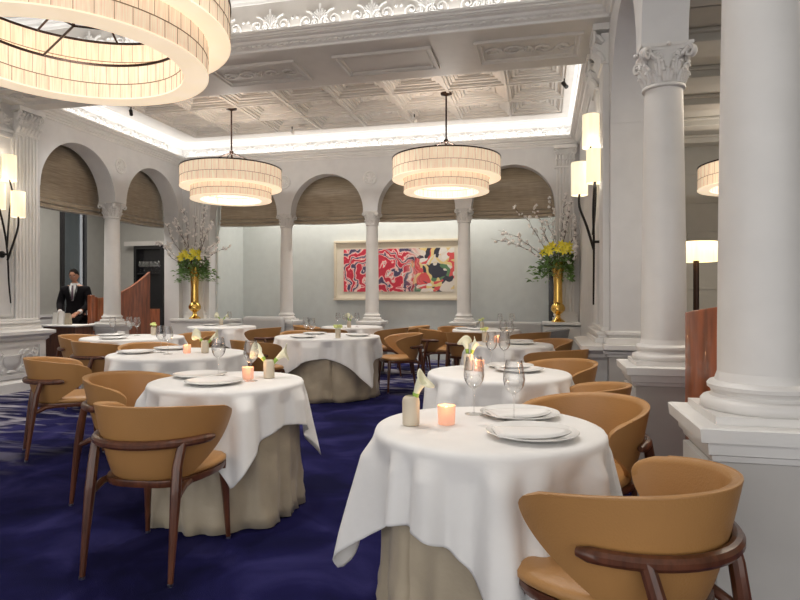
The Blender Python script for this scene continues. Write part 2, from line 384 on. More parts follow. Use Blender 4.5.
def pier(face, sgn, name, label_n):
    # pedestal
    m = MB()
    y0, y1 = 5.98, 7.12; d = .17
    prof = [(0, 0), (d + .05, 0), (d + .05, .12), (d + .02, .14), (d, .17), (d, .66), (d + .03, .69), (d + .03, .72), (d + .09, .76), (d + .09, .80), (0, .82)]
    path = [(face, y0), (face, y1)]
    # block with wrap-round mouldings
    x_in = face
    for (o0, z0), (o1, z1) in zip(prof, prof[1:]):
        if z1 - z0 < 1e-4: continue
        a, b_ = max(o0 - d, -d), max(o1 - d, -d)
        if z1 > .81: a, b_ = .09, .0
        ring = lambda e: [(face, y0 - e), (face + sgn * (d + e), y0 - e), (face + sgn * (d + e), y1 + e), (face, y1 + e)]
        r0 = [(x, y, z0) for x, y in ring(a)]; r1 = [(x, y, z1) for x, y in ring(b_)]
        m.grid([r0, r1])
        if z1 > .81: m.poly(r1)
    struct(m.build(name, PLAST, sharp=25))
    # base of the pier above the ledge
    m = MB()
    for (e, z0, z1) in ((.13, .80, .87), (.105, .87, .90), (.12, .90, .93), (.075, .93, .97)):
        m.box(min(face, face + sgn * e), max(face, face + sgn * e), y0 + .03, y1 - .03, z0, z1)
    struct(m.build(name, PLAST, bevel=.008))
    m = MB()
    for cy in (6.20, 6.92):
        fluted(m, cy, face, .36, .97, 3.50, .055, sgn)
        # capital: stacked leaves and volutes
        for k in range(7):
            for row, (zz, rr) in enumerate(((3.56, .030), (3.65, .032), (3.74, .026))):
                yy = cy - .17 + .057 * k + (.028 if row == 1 else 0)
                if yy > cy + .18: continue
                m.tube([(face + sgn * .05, yy, zz - .05), (face + sgn * (.075 + .008 * row), yy, zz), (face + sgn * (.115 + .012 * row), yy, zz + .035), (face + sgn * (.105 + .012 * row), yy, zz + .012)], [rr * .9, rr, rr * .7, rr * .3], 6)
        for sg in (-1, 1):
            p = spiral((cy + sg * .165, 3.74), .055, 1.4, 20, pi / 2, -sg)
            m.tube([(face + sgn * .13, a, b_) for a, b_ in p], [.016 * (1 - .4 * k / 20) for k in range(21)], 6)
        m.box(min(face, face + sgn * .07), max(face, face + sgn * .07), cy - .17, cy + .17, 3.50, 3.78)
        m.box(min(face, face + sgn * .15), max(face, face + sgn * .15), cy - .215, cy + .215, 3.80, COR)
        m.box(min(face, face + sgn * .075), max(face, face + sgn * .075), cy - .195, cy + .195, 3.48, 3.505)
    # framed sunk panel between the pilasters, carved band above it
    for (a, b_, z0, z1) in ((6.39, 6.415, 1.0, 3.43), (6.705, 6.73, 1.0, 3.43), (6.415, 6.705, 1.0, 1.025), (6.415, 6.705, 3.405, 3.43), (6.38, 6.74, 3.48, 3.52)):
        m.box(min(face, face + sgn * .03), max(face, face + sgn * .03), a, b_, z0, z1)
    mot = scroll_motif(.32, .26, .012)
    place_uv(m, mot, (face + sgn * .008, 6.56, 3.54), (0, 1, 0), (0, 0, 1), (sgn, 0, 0))
    struct(m.build(name, PLAST, sharp=40))
    # carved dado panel: frame, urn and scrolling foliage
    m = MB(); fx = face + sgn * d
    for (a, b_, z0, z1) in ((6.02, 6.10, .18, .655), (7.0, 7.08, .18, .655), (6.10, 7.0, .18, .23), (6.10, 7.0, .605, .655)):
        m.box(min(fx, fx + sgn * .02), max(fx, fx + sgn * .02), a, b_, z0, z1)
    urn = MB().lathe([(.02, .0), (.08, .01), (.03, .04), (.10, .09), (.15, .16), (.13, .20), (.16, .22), (.15, .235), (.02, .24)], 14)
    m.add(urn, Tr((fx, 6.55, .26)) @ Matrix.Diagonal((.35, 1, 1, 1)))
    for sg in (-1, 1):
        for (cy, cz, rr, hd) in ((.27, .42, .13, 1), (.36, .50, .06, -1), (.17, .50, .05, 1), (.38, .30, .06, 1), (.15, .30, .045, -1)):
            p = spiral((6.55 + sg * cy, cz), rr, 1.7, 26, pi / 2, sg * hd)
            m.tube([(fx + sgn * .01, a, b_) for a, b_ in p], [.017 * (1 - .5 * k / 26) for k in range(27)], 6)
            for k in range(8):
                a = 2 * pi * k / 8
                m.ball((fx + sgn * .008, 6.55 + sg * cy + cos(a) * rr * .55, cz + sin(a) * rr * .55), .016, 5, 4)
            m.ball((fx + sgn * .012, 6.55 + sg * cy, cz), .024, 6, 4)
    struct(m.build(name, PLAST, sharp=50))
pier(XL, 1, 'trim_1', 0)
# the right pier stands on a grey dado block with a white ledge all round
pier(XR, -1, 'trim_2', 1)
m = MB().box(XR - .02, XR + .5, 5.84, 7.12, 0, .70); struct(m.build('trim_3', GREYP))
m = MB()
for (e, z0, z1) in ((.02, .70, .73), (.045, .73, .755), (.09, .77, .82), (.03, .82, .88), (.0, .88, .905), (.02, .905, .94)):
    m.box(XR - .02 - min(e, .05), XR + .55, 5.90 - e - .02, 6.7, z0, z1)
struct(m.build('trim_3', PLAST, bevel=.006))

# ceiling beam between the two trays with sunk ornamental panels
m = MB(); m.box(XL, XR, YF1, YK0, COR, COR + .8)
nb = 5; bw = (XR - XL) / nb
for i in range(nb):
    x0 = XL + bw * i + .22; x1 = x0 + bw - .44
    rr_ = []
    for e, z in ((0, 0), (.0, -.028), (.03, -.028), (.04, -.012), (.055, -.012), (.06, -.02), (.075, -.02), (.08, 0)):
        rr_.append([(x0 + e, YF1 + .25 + e, COR + z), (x1 - e, YF1 + .25 + e, COR + z), (x1 - e, YK0 - .25 - e, COR + z), (x0 + e, YK0 - .25 - e, COR + z)])
    m.grid(rr_, cj=True)
    if i % 2 == 0:
        for sg in (-1, 1):
            for (cx, rr) in ((.16, .12), (.36, .10)):
                p = spiral(((x0 + x1) / 2 + sg * cx, (YF1 + YK0) / 2), rr, 1.5, 22, 0, sg)
                m.tube([(a, b_, COR - .008) for a, b_ in p], .014, 5)
        for k in range(6):
            a = 2 * pi * k / 6; m.ball(((x0 + x1) / 2 + cos(a) * .05, (YF1 + YK0) / 2 + sin(a) * .05, COR - .008), .022, 6, 4)
struct(m.build('ceiling', SOFF, sharp=30))
# coffered flats
def coffers(x0, x1, y0, y1, nx, ny, mt, zb):
    m = MB(); top = zb + .10
    m.box(XL - .02, XR + .02, y0 - .35, y1 + .5, top, top + .05)
    cw, ch = (x1 - x0) / nx, (y1 - y0) / ny
    # margin
    for q in ((XL, XR, y0 - .35, y0), (XL, XR, y1, y1 + .5), (XL, x0, y0, y1), (x1, XR, y0, y1)): m.box(q[0], q[1], q[2], q[3], zb + .003, top)
    for i in range(nx + 1): m.box(x0 + i * cw - .055, x0 + i * cw + .055, y0, y1, zb, top)
    for j in range(ny + 1): m.box(x0, x1, y0 + j * ch - .055, y0 + j * ch + .055, zb - .001, top)
    for i in range(nx + 1): m.box(x0 + i * cw - .018, x0 + i * cw + .018, y0, y1, zb - .02, zb)
    for j in range(ny + 1): m.box(x0, x1, y0 + j * ch - .018, y0 + j * ch + .018, zb - .021, zb)
    for i in range(nx):
        for j in range(ny):
            cx, cy = x0 + (i + .5) * cw, y0 + (j + .5) * ch
            hx, hy = cw / 2 - .055, ch / 2 - .055
            rows = []
            for (e, z) in ((0, zb + .002), (.004, zb + .035), (.035, zb + .038), (.038, zb + .060), (.085, zb + .062), (.09, zb + .085), (.115, zb + .085), (.12, zb + .07), (.135, zb + .07), (.14, top)):
                rows.append([(cx - hx + e, cy - hy + e, z), (cx + hx - e, cy - hy + e, z), (cx + hx - e, cy + hy - e, z), (cx - hx + e, cy + hy - e, z)])
            m.grid(rows, cj=True)
            m.lathe([(.15, top), (.15, top - .02), (.125, top - .025), (.12, top - .012), (.05, top - .012), (.04, top - .03), (.001, top - .035)], 16, (cx, cy, 0), cap=False, sx=1.25, sy=.85)
    return struct(m.build('ceiling', mt, sharp=25))
coffers(-6.4, .33, 7.2, 10.2, 8, 4, SOFF, CEIL)
coffers(-6.4, .33, 1.35, 5.55, 8, 5, SOFF, CEILF)
# cornice rings, frieze and upper cove mouldings
CPROF = [(0, COR), (.02, COR), (.025, COR + .022), (.05, COR + .034), (.05, COR + .056), (.075, COR + .068), (.085, COR + .09), (.12, COR + .10), (.135, COR + .12), (.165, COR + .135), (.165, COR + .16), (.15, COR + .16), (.145, COR + .11), (0, COR + .11)]
def uprof(CEIL): return [(0, CEIL - .085), (.02, CEIL - .085), (.03, CEIL - .065), (.07, CEIL - .055), (.08, CEIL - .035), (.14, CEIL - .025), (.16, CEIL - .008), (.20, CEIL - .002), (.2, CEIL + .03), (0, CEIL + .03)]
def cornice(x0, x1, y0, y1, n_, fr, dent, ce=CEIL, hm=.20, rm=.011):
    path = [(x0, y0), (x1, y0), (x1, y1), (x0, y1)]
    m = MB().sweep(CPROF, path, True, 1)
    if dent:
        n = int((x1 - x0) / .06)
        for k in range(n): m.box(x0 + .06 * k + .02, x0 + .06 * k + .05, y1 - .068, y1 - .04, COR + .036, COR + .054)
    struct(m.build(n_, PLAST, sharp=25))
    struct(MB().sweep(uprof(ce), path, True, 1).build(n_, PLAST, sharp=25))
    m = MB(); z0, hh, w = COR + .18, .17, fr
    z0 = COR + .165; hh = hm
    mot = scroll_motif(w, hh, rm)
    for k in range(int(round((x1 - x0) / w))):
        place_uv(m, mot, (x0 + (k + .5) * w, y1 - .006, z0), (1, 0, 0), (0, 0, 1), (0, -1, 0))
    for k in range(int((y1 - y0) / w)):
        place_uv(m, mot, (x0 + .006, y0 + (k + .5) * w, z0), (0, 1, 0), (0, 0, 1), (1, 0, 0))
        place_uv(m, mot, (x1 - .006, y0 + (k + .5) * w, z0), (0, 1, 0), (0, 0, 1), (-1, 0, 0))
    struct(m.build(n_, PLAST, sharp=60))
cornice(XL, XR, YK0, YB, 'trim_4', .42, False)
cornice(XL, XR, YF0, YF1, 'trim_5', .56, True, CEILF, .30, .014)
m = MB().box(XL, XR, YF0 - .3, YF0, COR, COR + .8); m.box(XL - .33, XR + .28, -3, YF0 - .3, COR, COR + .06); struct(m.build('ceiling', SOFF))
# roundels on the spandrels
def roundel(x, y, z, nrm):
    m = MB()
    m.lathe([(.135, 0), (.135, .014), (.12, .022), (.105, .014), (.10, .004), (.0, .004)], 28, cap=False)
    m.lathe([(.045, .004), (.035, .016), (.001, .02)], 14, cap=False)
    for k in range(8):
        a = 2 * pi * k / 8; m.tube([(cos(a) * .03, sin(a) * .03, .008), (cos(a) * .085, sin(a) * .085, .010)], [.008, .015], 5)
    M = Tr((x, y, z)) @ (Rx(R(90)) if nrm == 'y' else Ry(R(90)))
    m.xf(M); struct(m.build('trim_6', PLAST))
for x in (-4.82, -3.10, -1.37): roundel(x, YB, 3.47, 'y')
roundel(XL, 8.885, 3.50, 'x')
# corner pilasters beside the back arcade on their ledges
m = MB()
for cx in (-6.67, .385):
    w_ = .30; n = 5; st = w_ / (2 * n + 1)
    pts = [(cx - w_ / 2, 0), (cx - w_ / 2, .05)]
    for k in range(n):
        a = cx - w_ / 2 + st * (2 * k + 1)
        for q in range(5): pts.append((a + st * q / 4, .05 - .014 * sin(pi * q / 4)))
    pts += [(cx + w_ / 2, .05), (cx + w_ / 2, 0)]
    rows = [[(x, YB - d, z) for x, d in pts] for z in (1.0, 3.50)]
    m.grid(rows)
    m.box(cx - .17, cx + .17, YB - .07, YB, 3.48, 3.51); m.box(cx - .19, cx + .19, YB - .13, YB, 3.80, COR); m.box(cx - .15, cx + .15, YB - .06, YB, 3.51, 3.80)
    for k in range(6):
        for row, zz in enumerate((3.57, 3.66)):
            xx = cx - .14 + .056 * k
            m.tube([(xx, YB - .05, zz - .05), (xx, YB - .075, zz), (xx, YB - .11, zz + .035), (xx, YB - .10, zz + .01)], [.026, .028, .018, .008], 6)
    for sg in (-1, 1):
        p = spiral((cx + sg * .14, 3.74), .05, 1.4, 20, pi / 2, -sg)
        m.tube([(a, YB - .115, b_) for a, b_ in p], .013, 6)
    for (e, z0, z1) in ((.06, .85, .92), (.03, .92, .95), (.045, .95, .98), (.015, .98, 1.01)):
        m.box(cx - w_ / 2 - e, cx + w_ / 2 + e, YB - .06 - e, YB, z0, z1)
struct(m.build('trim_7', PLAST, sharp=35))
m = MB().box(-6.98, -5.72, 10.28, YB, 0, .78); m.box(-6.98, -5.70, 10.25, YB, .80, .85); m.box(-6.98, -5.71, 10.265, YB, .775, .80)
m.box(.02, XR, 10.28, YB, 0, .78); m.box(.0, XR, 10.25, YB, .80, .85)
struct(m.build('trim_8', PLAST, bevel=.006))

# alcove behind the back arcade
m = MB().box(-6.7, 3.0, 12.0, 12.15, 0, 3.9); struct(m.build('wall_alcove', WALL2))
m = MB().box(-6.55, -6.36, YB + .25, 12.0, 0, 3.9); m.box(.45, .6, YB + .25, 12.0, 0, 3.9); struct(m.build('wall_alcove', WALL2))
m = MB().box(-6.7, 1.2, YB + .25, 12.15, 3.7, 3.8); struct(m.build('ceiling', SOFF))
m = MB().box(.12, .30, 11.2, 11.98, 0, 1.80); m.box(.10, .32, 11.18, 11.99, 1.80, 1.84)
tag(m.build('service_cabinet', BLACKM, bevel=.005), 'tall black cabinet behind the far right arch, beside the brass vase', 'cabinet')
# corridor behind the left arcade
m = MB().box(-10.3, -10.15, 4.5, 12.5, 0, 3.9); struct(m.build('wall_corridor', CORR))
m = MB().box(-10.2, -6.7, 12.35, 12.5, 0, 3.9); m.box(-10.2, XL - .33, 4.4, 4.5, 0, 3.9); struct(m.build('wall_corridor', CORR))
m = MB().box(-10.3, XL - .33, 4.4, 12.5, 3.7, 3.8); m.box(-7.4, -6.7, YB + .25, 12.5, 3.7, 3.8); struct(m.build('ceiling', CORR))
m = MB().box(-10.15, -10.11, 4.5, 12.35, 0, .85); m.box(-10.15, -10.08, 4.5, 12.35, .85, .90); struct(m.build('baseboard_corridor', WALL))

# roman shades hung behind the arches
def roman(name, u0, u1, t, along, zb, lab, sag):
    m = MB(); n = 40; rows = []
    levels = [(zb, .0), (zb + .012, .05), (zb + .05, .055), (zb + .075, .02), (zb + .08, .045), (zb + .12, .05), (zb + .15, .012), (zb + .155, .02), (zb + .36, .014), (zb + .362, 0), (zb + .6, .014), (zb + .602, 0), (3.68, .012)]
    for z, d in levels:
        row = []
        for k in range(n + 1):
            u = u0 + (u1 - u0) * k / n; s_ = sag * sin(pi * k / n) * max(0, 1 - (z - zb) / .3)
            q = d + .006 * sin(k * 1.7 + z * 9)
            row.append((u, t - q, z - s_) if along == 'x' else (t + q, u, z - s_))
        rows.append(row)
    m.grid(rows)
    o = m.build(name, SHADE, solid=.006)
    return tag(o, lab, 'window blind', 'bronze roman shades in the arches')
for (c, r), lb in zip(BA, ('far-left arch of the back arcade', 'second back arch, above the painting', 'third arch of the back arcade', 'far-right arch of the back arcade')):
    roman('roman_shade', max(c - r - .10, -6.35), c + r + .10, YB + .36, 'x', 2.70, 'bronze silk roman shade half lowered in the ' + lb, .02)
for (c, r), lb in zip(LA, ('nearer left arch, above the waiter', 'farther left arch, above the curved screen')):
    roman('roman_shade', c - r - .14, c + r + .14, XL - .46, 'y', 2.66, 'bronze silk roman shade half lowered in the ' + lb, .03)

# ------------------------------------------------------------------ columns
def column_parts(root, r0, r1, zb, zt, ped, pedmat, h0=.82):
    # pedestal with ledge
    hw = ped / 2
    m = MB().box(-hw, hw, -hw, hw, 0, h0 - .12); m.box(-hw - .02, hw + .02, -hw - .02, hw + .02, 0, .14)
    m.build('pedestal', pedmat, root, bevel=.004)
    m = MB()
    prof = [(hw, h0 - .125), (hw + .015, h0 - .12), (hw + .02, h0 - .10), (hw + .03, h0 - .095), (hw + .035, h0 - .055), (hw + .06, h0 - .05), (hw + .065, h0 - .005), (hw + .055, h0)]
    rows = [[(sx * e, sy * e, z) for sx, sy in ((-1, -1), (1, -1), (1, 1), (-1, 1))] for e, z in prof]
    b0 = m.grid(rows, cj=True); m.poly(rows[-1]); m.poly(rows[0][::-1])
    m.build('pedestal_ledge', PLAST, root, sharp=25)
    m = MB(); e = r0 * 1.42; z = h0
    bk = .62; m.box(-e, e, -e, e, z, z + .045 * bk)
    m.lathe([(a, z + q * bk) for a, q in ((r0 * 1.36, .045), (r0 * 1.41, .06), (r0 * 1.41, .09), (r0 * 1.34, .11), (r0 * 1.2, .117), (r0 * 1.14, .135), (r0 * 1.17, .155), (r0 * 1.24, .165), (r0 * 1.25, .185), (r0 * 1.19, .203), (r0 * 1.07, .21), (r0 * 1.05, .225), (r0, .26))], 40)
    m.build('base', COLM, root, sharp=40)
    zs = z + .26 * bk; ch = .27
    n = 12; prof = [(r0 + (r1 - r0) * (k / n) ** 1.5, zs + (zt - ch - zs) * k / n) for k in range(n + 1)]
    m = MB().lathe(prof, 48); m.build('shaft', COLM, root)
    # capital: bell, two rows of acanthus, corner volutes, abacus
    m = MB(); c0 = zt - ch
    m.lathe([(r1 * 1.0, c0), (r1 * 1.14, c0 + .75 * .008), (r1 * 1.16, c0 + .75 * .02), (r1 * 1.12, c0 + .75 * .032), (r1 * 1.0, c0 + .75 * .04), (r1 * 1.0, c0 + .75 * .14), (r1 * 1.1, c0 + .75 * .24), (r1 * 1.3, c0 + .75 * .30)], 32)
    for row, (nn, zz, hh) in enumerate(((8, c0 + .75 * .04, .085), (8, c0 + .75 * .10, .10))):
        for k in range(nn):
            a = 2 * pi * (k + .5 * row) / nn; ca, sa = cos(a), sin(a)
            for dd in (-.16, 0, .16):
                c2, s2 = cos(a + dd), sin(a + dd); hk = hh * (1 - abs(dd) * 1.3)
                pts = [(r1 * 1.0, 0), (r1 * 1.07, hk * .5), (r1 * 1.2, hk * .9), (r1 * 1.34, hk), (r1 * 1.36, hk * .84)]
                m.tube([(q * c2, q * s2, zz + v) for q, v in pts], [.014 * r1 / .12, .019 * r1 / .12, .016 * r1 / .12, .011 * r1 / .12, .005], 6)
    for k in range(4):
        a = pi / 4 + pi / 2 * k
        for sg in (-1, 1):
            ax = Vector((cos(a), sin(a), 0)); t = Vector((-sin(a), cos(a), 0))
            pl = (ax + t * sg * .42).normalized()
            c_ = ax * r1 * 1.62 + Vector((0, 0, c0 + .75 * .255)) + t * sg * .012
            pts = [pl * (r1 * 1.05) + Vector((0, 0, c0 + .75 * .13)), pl * (r1 * 1.2) + Vector((0, 0, c0 + .75 * .22))]
            for q in range(21):
                th = pi * .9 - 2 * pi * 1.35 * q / 20; rr = r1 * .34 * (1 - .75 * q / 20)
                pts.append(c_ + ax * cos(th) * rr * .9 + Vector((0, 0, sin(th) * rr + .01)))
            m.tube(pts, [.013 * r1 / .12 + .004] * 2 + [(.016 * r1 / .12) * (1 - .45 * q / 20) for q in range(21)], 6)
        b_ = pi / 2 * k; m.ball((cos(b_) * r1 * 1.5, sin(b_) * r1 * 1.5, c0 + .75 * .33), r1 * .12, 8, 6)
        for sg in (-1, 1):
            p = spiral((sg * r1 * .42, c0 + .75 * .25), r1 * .2, 1.3, 14, pi / 2, -sg)
            m.tube([(cos(b_) * r1 * 1.2 - sin(b_) * u, sin(b_) * r1 * 1.2 + cos(b_) * u, v) for u, v in p], .009 * r1 / .12, 5)
    # concave-sided abacus
    ou = []
    for k in range(4):
        a0 = pi / 4 + pi / 2 * k; a1 = a0 + pi / 2
        for q in range(9):
            t = q / 8; p0 = Vector((cos(a0), sin(a0))) * r1 * 1.85; p1 = Vector((cos(a1), sin(a1))) * r1 * 1.85
            p = p0.lerp(p1, t); md = (p0 + p1).normalized(); p -= md * r1 * .16 * sin(pi * t); ou.append(p)
    rows = [[(p.x * s_, p.y * s_, z_) for p in ou] for s_, z_ in ((.92, c0 + .75 * .305), (.94, c0 + .75 * .325), (1, c0 + .75 * .335), (1, c0 + ch))]
    m.grid(rows, cj=True); m.poly(rows[-1]); m.poly(rows[0][::-1])
    m.build('capital', COLM, root, sharp=45)
def col(x, y, r0, r1, ped, pedmat, label, group):
    e = empty('column', (x, y, 0), 0, label, 'column', group)
    column_parts(e, r0, r1, 0, SPR, ped, pedmat)
    return e
col(.775, 2.43, .142, .122, .40, GREYP, 'large white column at the right edge, nearest the camera', 'columns of the right arcade')
c2 = col(.775, 4.23, .138, .116, .40, GREYP, 'second white column on the right with the carved capital in view', 'columns of the right arcade')
for e_, y_ in ((bpy.data.objects['column'], 2.43), (c2, 4.23)):
    m = MB(); m.box(-.222, -.20, -.19, .19, .15, .68); mot = scroll_motif(.34, .42, .016); place_uv(m, mot, (-.224, 0, .2), (0, 1, 0), (0, 0, 1), (-1, 0, 0)); m.build('carved_panel', PLAST, e_, sharp=50)
cb = None
for x, lb in zip((-4.817, -3.095, -1.37), ('leftmost white column of the back arcade', 'white column of the back arcade standing in front of the painting', 'white column of the back arcade at the right end of the painting')):
    if cb is None:
        cb = col(x, YB + .125, .125, .108, .36, PLAST, lb, 'columns of the back arcade')
    else:
        c = copy_tree(cb); c.location = (x, YB + .125, 0); c['label'] = lb
c = col(XL - .165, 8.885, .135, .118, .38, PLAST, 'white column between the two arches of the left wall, beside the waiter', 'columns of the left arcade')

# ------------------------------------------------------------------ annex on the right
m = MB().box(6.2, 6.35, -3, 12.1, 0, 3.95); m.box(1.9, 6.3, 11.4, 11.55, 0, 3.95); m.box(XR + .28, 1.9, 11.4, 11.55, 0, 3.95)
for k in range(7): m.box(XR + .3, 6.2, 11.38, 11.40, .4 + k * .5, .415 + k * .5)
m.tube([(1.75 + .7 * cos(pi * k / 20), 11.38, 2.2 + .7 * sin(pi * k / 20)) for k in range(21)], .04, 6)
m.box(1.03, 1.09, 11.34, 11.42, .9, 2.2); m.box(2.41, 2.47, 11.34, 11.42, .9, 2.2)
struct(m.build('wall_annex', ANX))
m = MB().box(XR + .28, 6.3, -3, 11.5, 3.9, 4.0)
for k in range(10):
    y = 1.2 + k * 1.05
    m.box(XR + .28, 6.2, y, y + .28, 3.78, 3.9); m.box(XR + .28, 6.2, y - .05, y + .33, 3.86, 3.9); m.box(XR + .28, 6.2, y + .5, y + .53, 3.87, 3.9)
struct(m.build('ceiling', ANX, bevel=.01))

# curved wood screens
def screen(name, pts, tops, z0, th, label):
    n = len(pts); rows = []
    for i, (x, y) in enumerate(pts):
        a = pts[max(0, i - 1)]; b_ = pts[min(n - 1, i + 1)]; d = Vector((b_[0] - a[0], b_[1] - a[1])).normalized(); nn = Vector((-d.y, d.x)) * th / 2
        rows.append([(x - nn.x, y - nn.y, z0), (x - nn.x, y - nn.y, tops[i]), (x + nn.x, y + nn.y, tops[i]), (x + nn.x, y + nn.y, z0)])
    m = MB(); m.grid(rows, cj=True); m.poly(rows[0]); m.poly(rows[-1][::-1])
    return m, rows
n = 24
pts = [(1.0 - .2 * cos(pi / 2 * min(1, t / .35)) + max(0, t - .35) * 3.6, 3.62 - .36 * sin(pi / 2 * min(1, t / .35))) for t in [k / n for k in range(n + 1)]]
tops = [1.17 + .07 * min(1, (k / n) / .4) for k in range(n + 1)]
m, _ = screen('s', pts, tops, 0, .05, '')
e = empty('curved_screen', (1.6, 3.3, 0), 0, 'curved red-brown wood screen standing between the two right columns', 'screen')
m.xf(Tr((-1.6, -3.3, 0))); m.build('screen_panel', WALL_WOOD, e, bevel=.006)
pts = [(-7.62 + .0 * t, 9.05 + 1.45 * t) for t in [k / n for k in range(n + 1)]]
tops = [1.25 + .52 * (k / n) ** 1.8 for k in range(n + 1)]
e = empty('curved_screen', (-7.62, 9.8, 0), 0, 'red wood screen with a sweeping concave top behind the left column', 'screen')
m, _ = screen('s', pts, tops, 0, .05, ''); m.xf(Tr((7.62, -9.8, 0))); m.build('screen_panel', WALL_WOOD, e, bevel=.006)
m = MB().box(-.06, .03, -.90, -.82, 0, 1.30).box(-.03, .0, -.82, -.72, 0, 1.27); m.build('end_post', WALL_WOOD, e, bevel=.01)
# tall dark framed glass beside the waiter
e = empty('glass_partition', (-8.7, 9.75, 0), 0, 'tall dark framed glass pane standing behind the waiter, left of the column', 'glass partition')
m = MB()
for y in (-.30, .26): m.box(-.03, .03, y - .03, y + .03, 0, 3.65)
m.box(-.03, .03, -.32, .28, 3.6, 3.65); m.box(-.03, .03, -.32, .28, 0, .08)
m.build('frame', BLACKM, e)
MB().box(-.006, .006, -.3, .26, .08, 3.6).build('pane', DARKGL, e)
# dark bar niche with glasses, seen through the farther left arch
e = empty('back_bar', (-8.86, 12.24, 0), 0, 'dark bar niche holding stemware, seen through the farther left arch', 'bar')
MB().box(-.34, .34, .2, .3, 0, 2.38).box(-.38, -.31, -.2, .3, 0, 2.46).box(.31, .38, -.2, .3, 0, 2.46).box(-.31, .31, -.2, .3, 2.38, 2.46).build('niche', BLACKM, e)
MB().box(-.31, .31, -.15, .2, 1.80, 1.83).build('shelf', BLACKM, e)
MB().box(-.31, .31, -.18, .2, 0, 1.0).build('counter', WALL_WOOD, e)
MB().box(-.62, .62, -.26, -.20, 2.46, 2.56).build('header', GREYP, e)
e.scale = (1, .35, 1)
# annex: floor lamp, mirror
e = empty('floor_lamp', (1.86, 8.1, 0), 0, 'floor lamp with a glowing drum shade and dark pole, between the right columns', 'lamp')
MB().lathe([(.16, 0), (.16, .02), (.03, .04)], 24).build('base', BRONZE, e)
MB().tube([(0, 0, .03), (0, 0, 1.72)], .035, 10).build('pole', BRONZE, e)
MB().lathe([(.25, 1.70), (.245, 1.94)], 32, cap=False).build('lamp_shade', LAMPSH, e, solid=.004)
light('floor_lamp_bulb', 'POINT', (1.86, 8.1, 1.98), 5, size=.08)
e = empty('wall_mirror', (4.1, 11.36, 0), 0, 'tall black-framed mirror on the annex wall at the right edge', 'mirror')
m = MB()
for q in ((-.55, -.5, 1.3, 3.5), (.5, .55, 1.3, 3.5), (-.5, .5, 1.3, 1.35), (-.5, .5, 3.45, 3.5)): m.box(q[0], q[1], -.03, .02, q[2], q[3])
m.build('frame', BLACKM, e); MB().box(-.5, .5, -.005, .01, 1.35, 3.45).build('mirror_glass', mat('mirror_silver', (.6, .6, .58), .05, metal=1), e)
tag(MB().box(1.15, 3.4, 11.2, 11.3, 1.98, 2.03).build('curtain_rail', BRONZE), 'dark horizontal rail across the annex wall above the floor lamp', 'rail')

# ------------------------------------------------------------------ chandeliers
def chandelier(loc, R1, R2, zt, label, name='chandelier', wid=.15, up=(-1.29, -.99), lowz=(-1.48, -1.24), zj=-.71, bulb=1.0):
    e = empty(name, loc, 0, label, 'chandelier', 'two-tier drum chandeliers')
    def tier(nm, r, z0, z1):
        n = 96; rows_o = [[(r * cos(2 * pi * k / n), r * sin(2 * pi * k / n), z) for k in range(n)] for z in (z0, z1)]
        ri = r - wid; rows_i = [[(ri * cos(2 * pi * k / n), ri * sin(2 * pi * k / n), z) for k in range(n)] for z in (z0, z1)]
        m = MB(); m.grid(rows_o, cj=True); o = m.build(nm, PANEL, e)
        m = MB(); m.grid(rows_i, cj=True); m.build('inner_shade', PANEL, o)
        m = MB().lathe([(ri - .004, z0), (r + .004, z0), (r + .004, z0 + .01), (ri - .004, z0 + .01), (ri - .004, z0)], n, cap=False); m.build('diffuser', DIFF, o)
        m = MB().lathe([(r - .012, z1), (r + .008, z1), (r + .008, z1 + .018), (r - .012, z1 + .018), (r - .012, z1)], n, cap=False)
        m.lathe([(ri - .008, z1), (ri + .012, z1), (ri + .012, z1 + .018), (ri - .008, z1 + .018), (ri - .008, z1)], n, cap=False)
        m.build('rim', BRONZE, o)
        m = MB(); zm = (z0 + z1) / 2 - .01; ns = int(2 * pi * r / .105)
        for rr, s_ in ((r, 1), (ri, -1)):
            for k in range(ns):
                for (a, b_, ph) in ((z0 + .01, zm, 0), (zm, z1, .5)):
                    th = 2 * pi * (k + ph * .6) / ns
                    m.box(-.0012, .0012, 0, .0022, a, b_, Rz(th - pi / 2) @ Tr((0, rr if s_ > 0 else rr - .0022, 0)))
            m.lathe([(rr, zm - .003), (rr + s_ * .003, zm - .003), (rr + s_ * .003, zm + .003), (rr, zm + .003)], n, cap=False)
        m.build('seams', SEAM, o)
        if zt - z1 >= 0:
            pass
        m = MB()                                              # spokes carrying the ring
        for k in range(3):
            th = 2 * pi * k / 3 + .5; m.tube([(.0, 0, z1 + .008), (cos(th) * (r - .01), sin(th) * (r - .01), z1 + .008)], .008, 6)
        m.build('spokes', BRONZE, o)
        return o
    # heights are relative to the fitting's own origin on the ceiling
    tier('upper_shade', R1, *up)
    if lowz: tier('lower_shade', R2, *lowz)
    light('bulb_cluster', 'POINT', (loc[0], loc[1], loc[2] + up[1] + .04), BULB_W * bulb, (1, .96, .90), .05)
    MB().lathe([(.001, 0), (.085, 0), (.085, -.018), (.03, -.035), (.012, -.045), (.001, -.045)], 20, cap=False).build('canopy', BRONZE, e)
    m = MB().tube([(0, 0, -.03), (0, 0, zj)], .013, 8); m.tube([(0, 0, zj), (0, 0, up[0] + .04)], .010, 8); m.build('rod', BRONZE, e)
    m = MB().ball((0, 0, zj), .035, 10, 8)
    for k in range(4):
        th = 2 * pi * k / 4 + .35; m.tube([(0, 0, zj), (cos(th) * (R1 - wid - .0), sin(th) * (R1 - wid - .0), up[1] + .005)], .008, 6)
    m.build('hanger_arms', BRONZE, e)
    return e
chandelier((-4.86, 8.78, CEIL), .79, .63, 3.5, 'glowing two-tier drum chandelier hanging in the far left of the room')
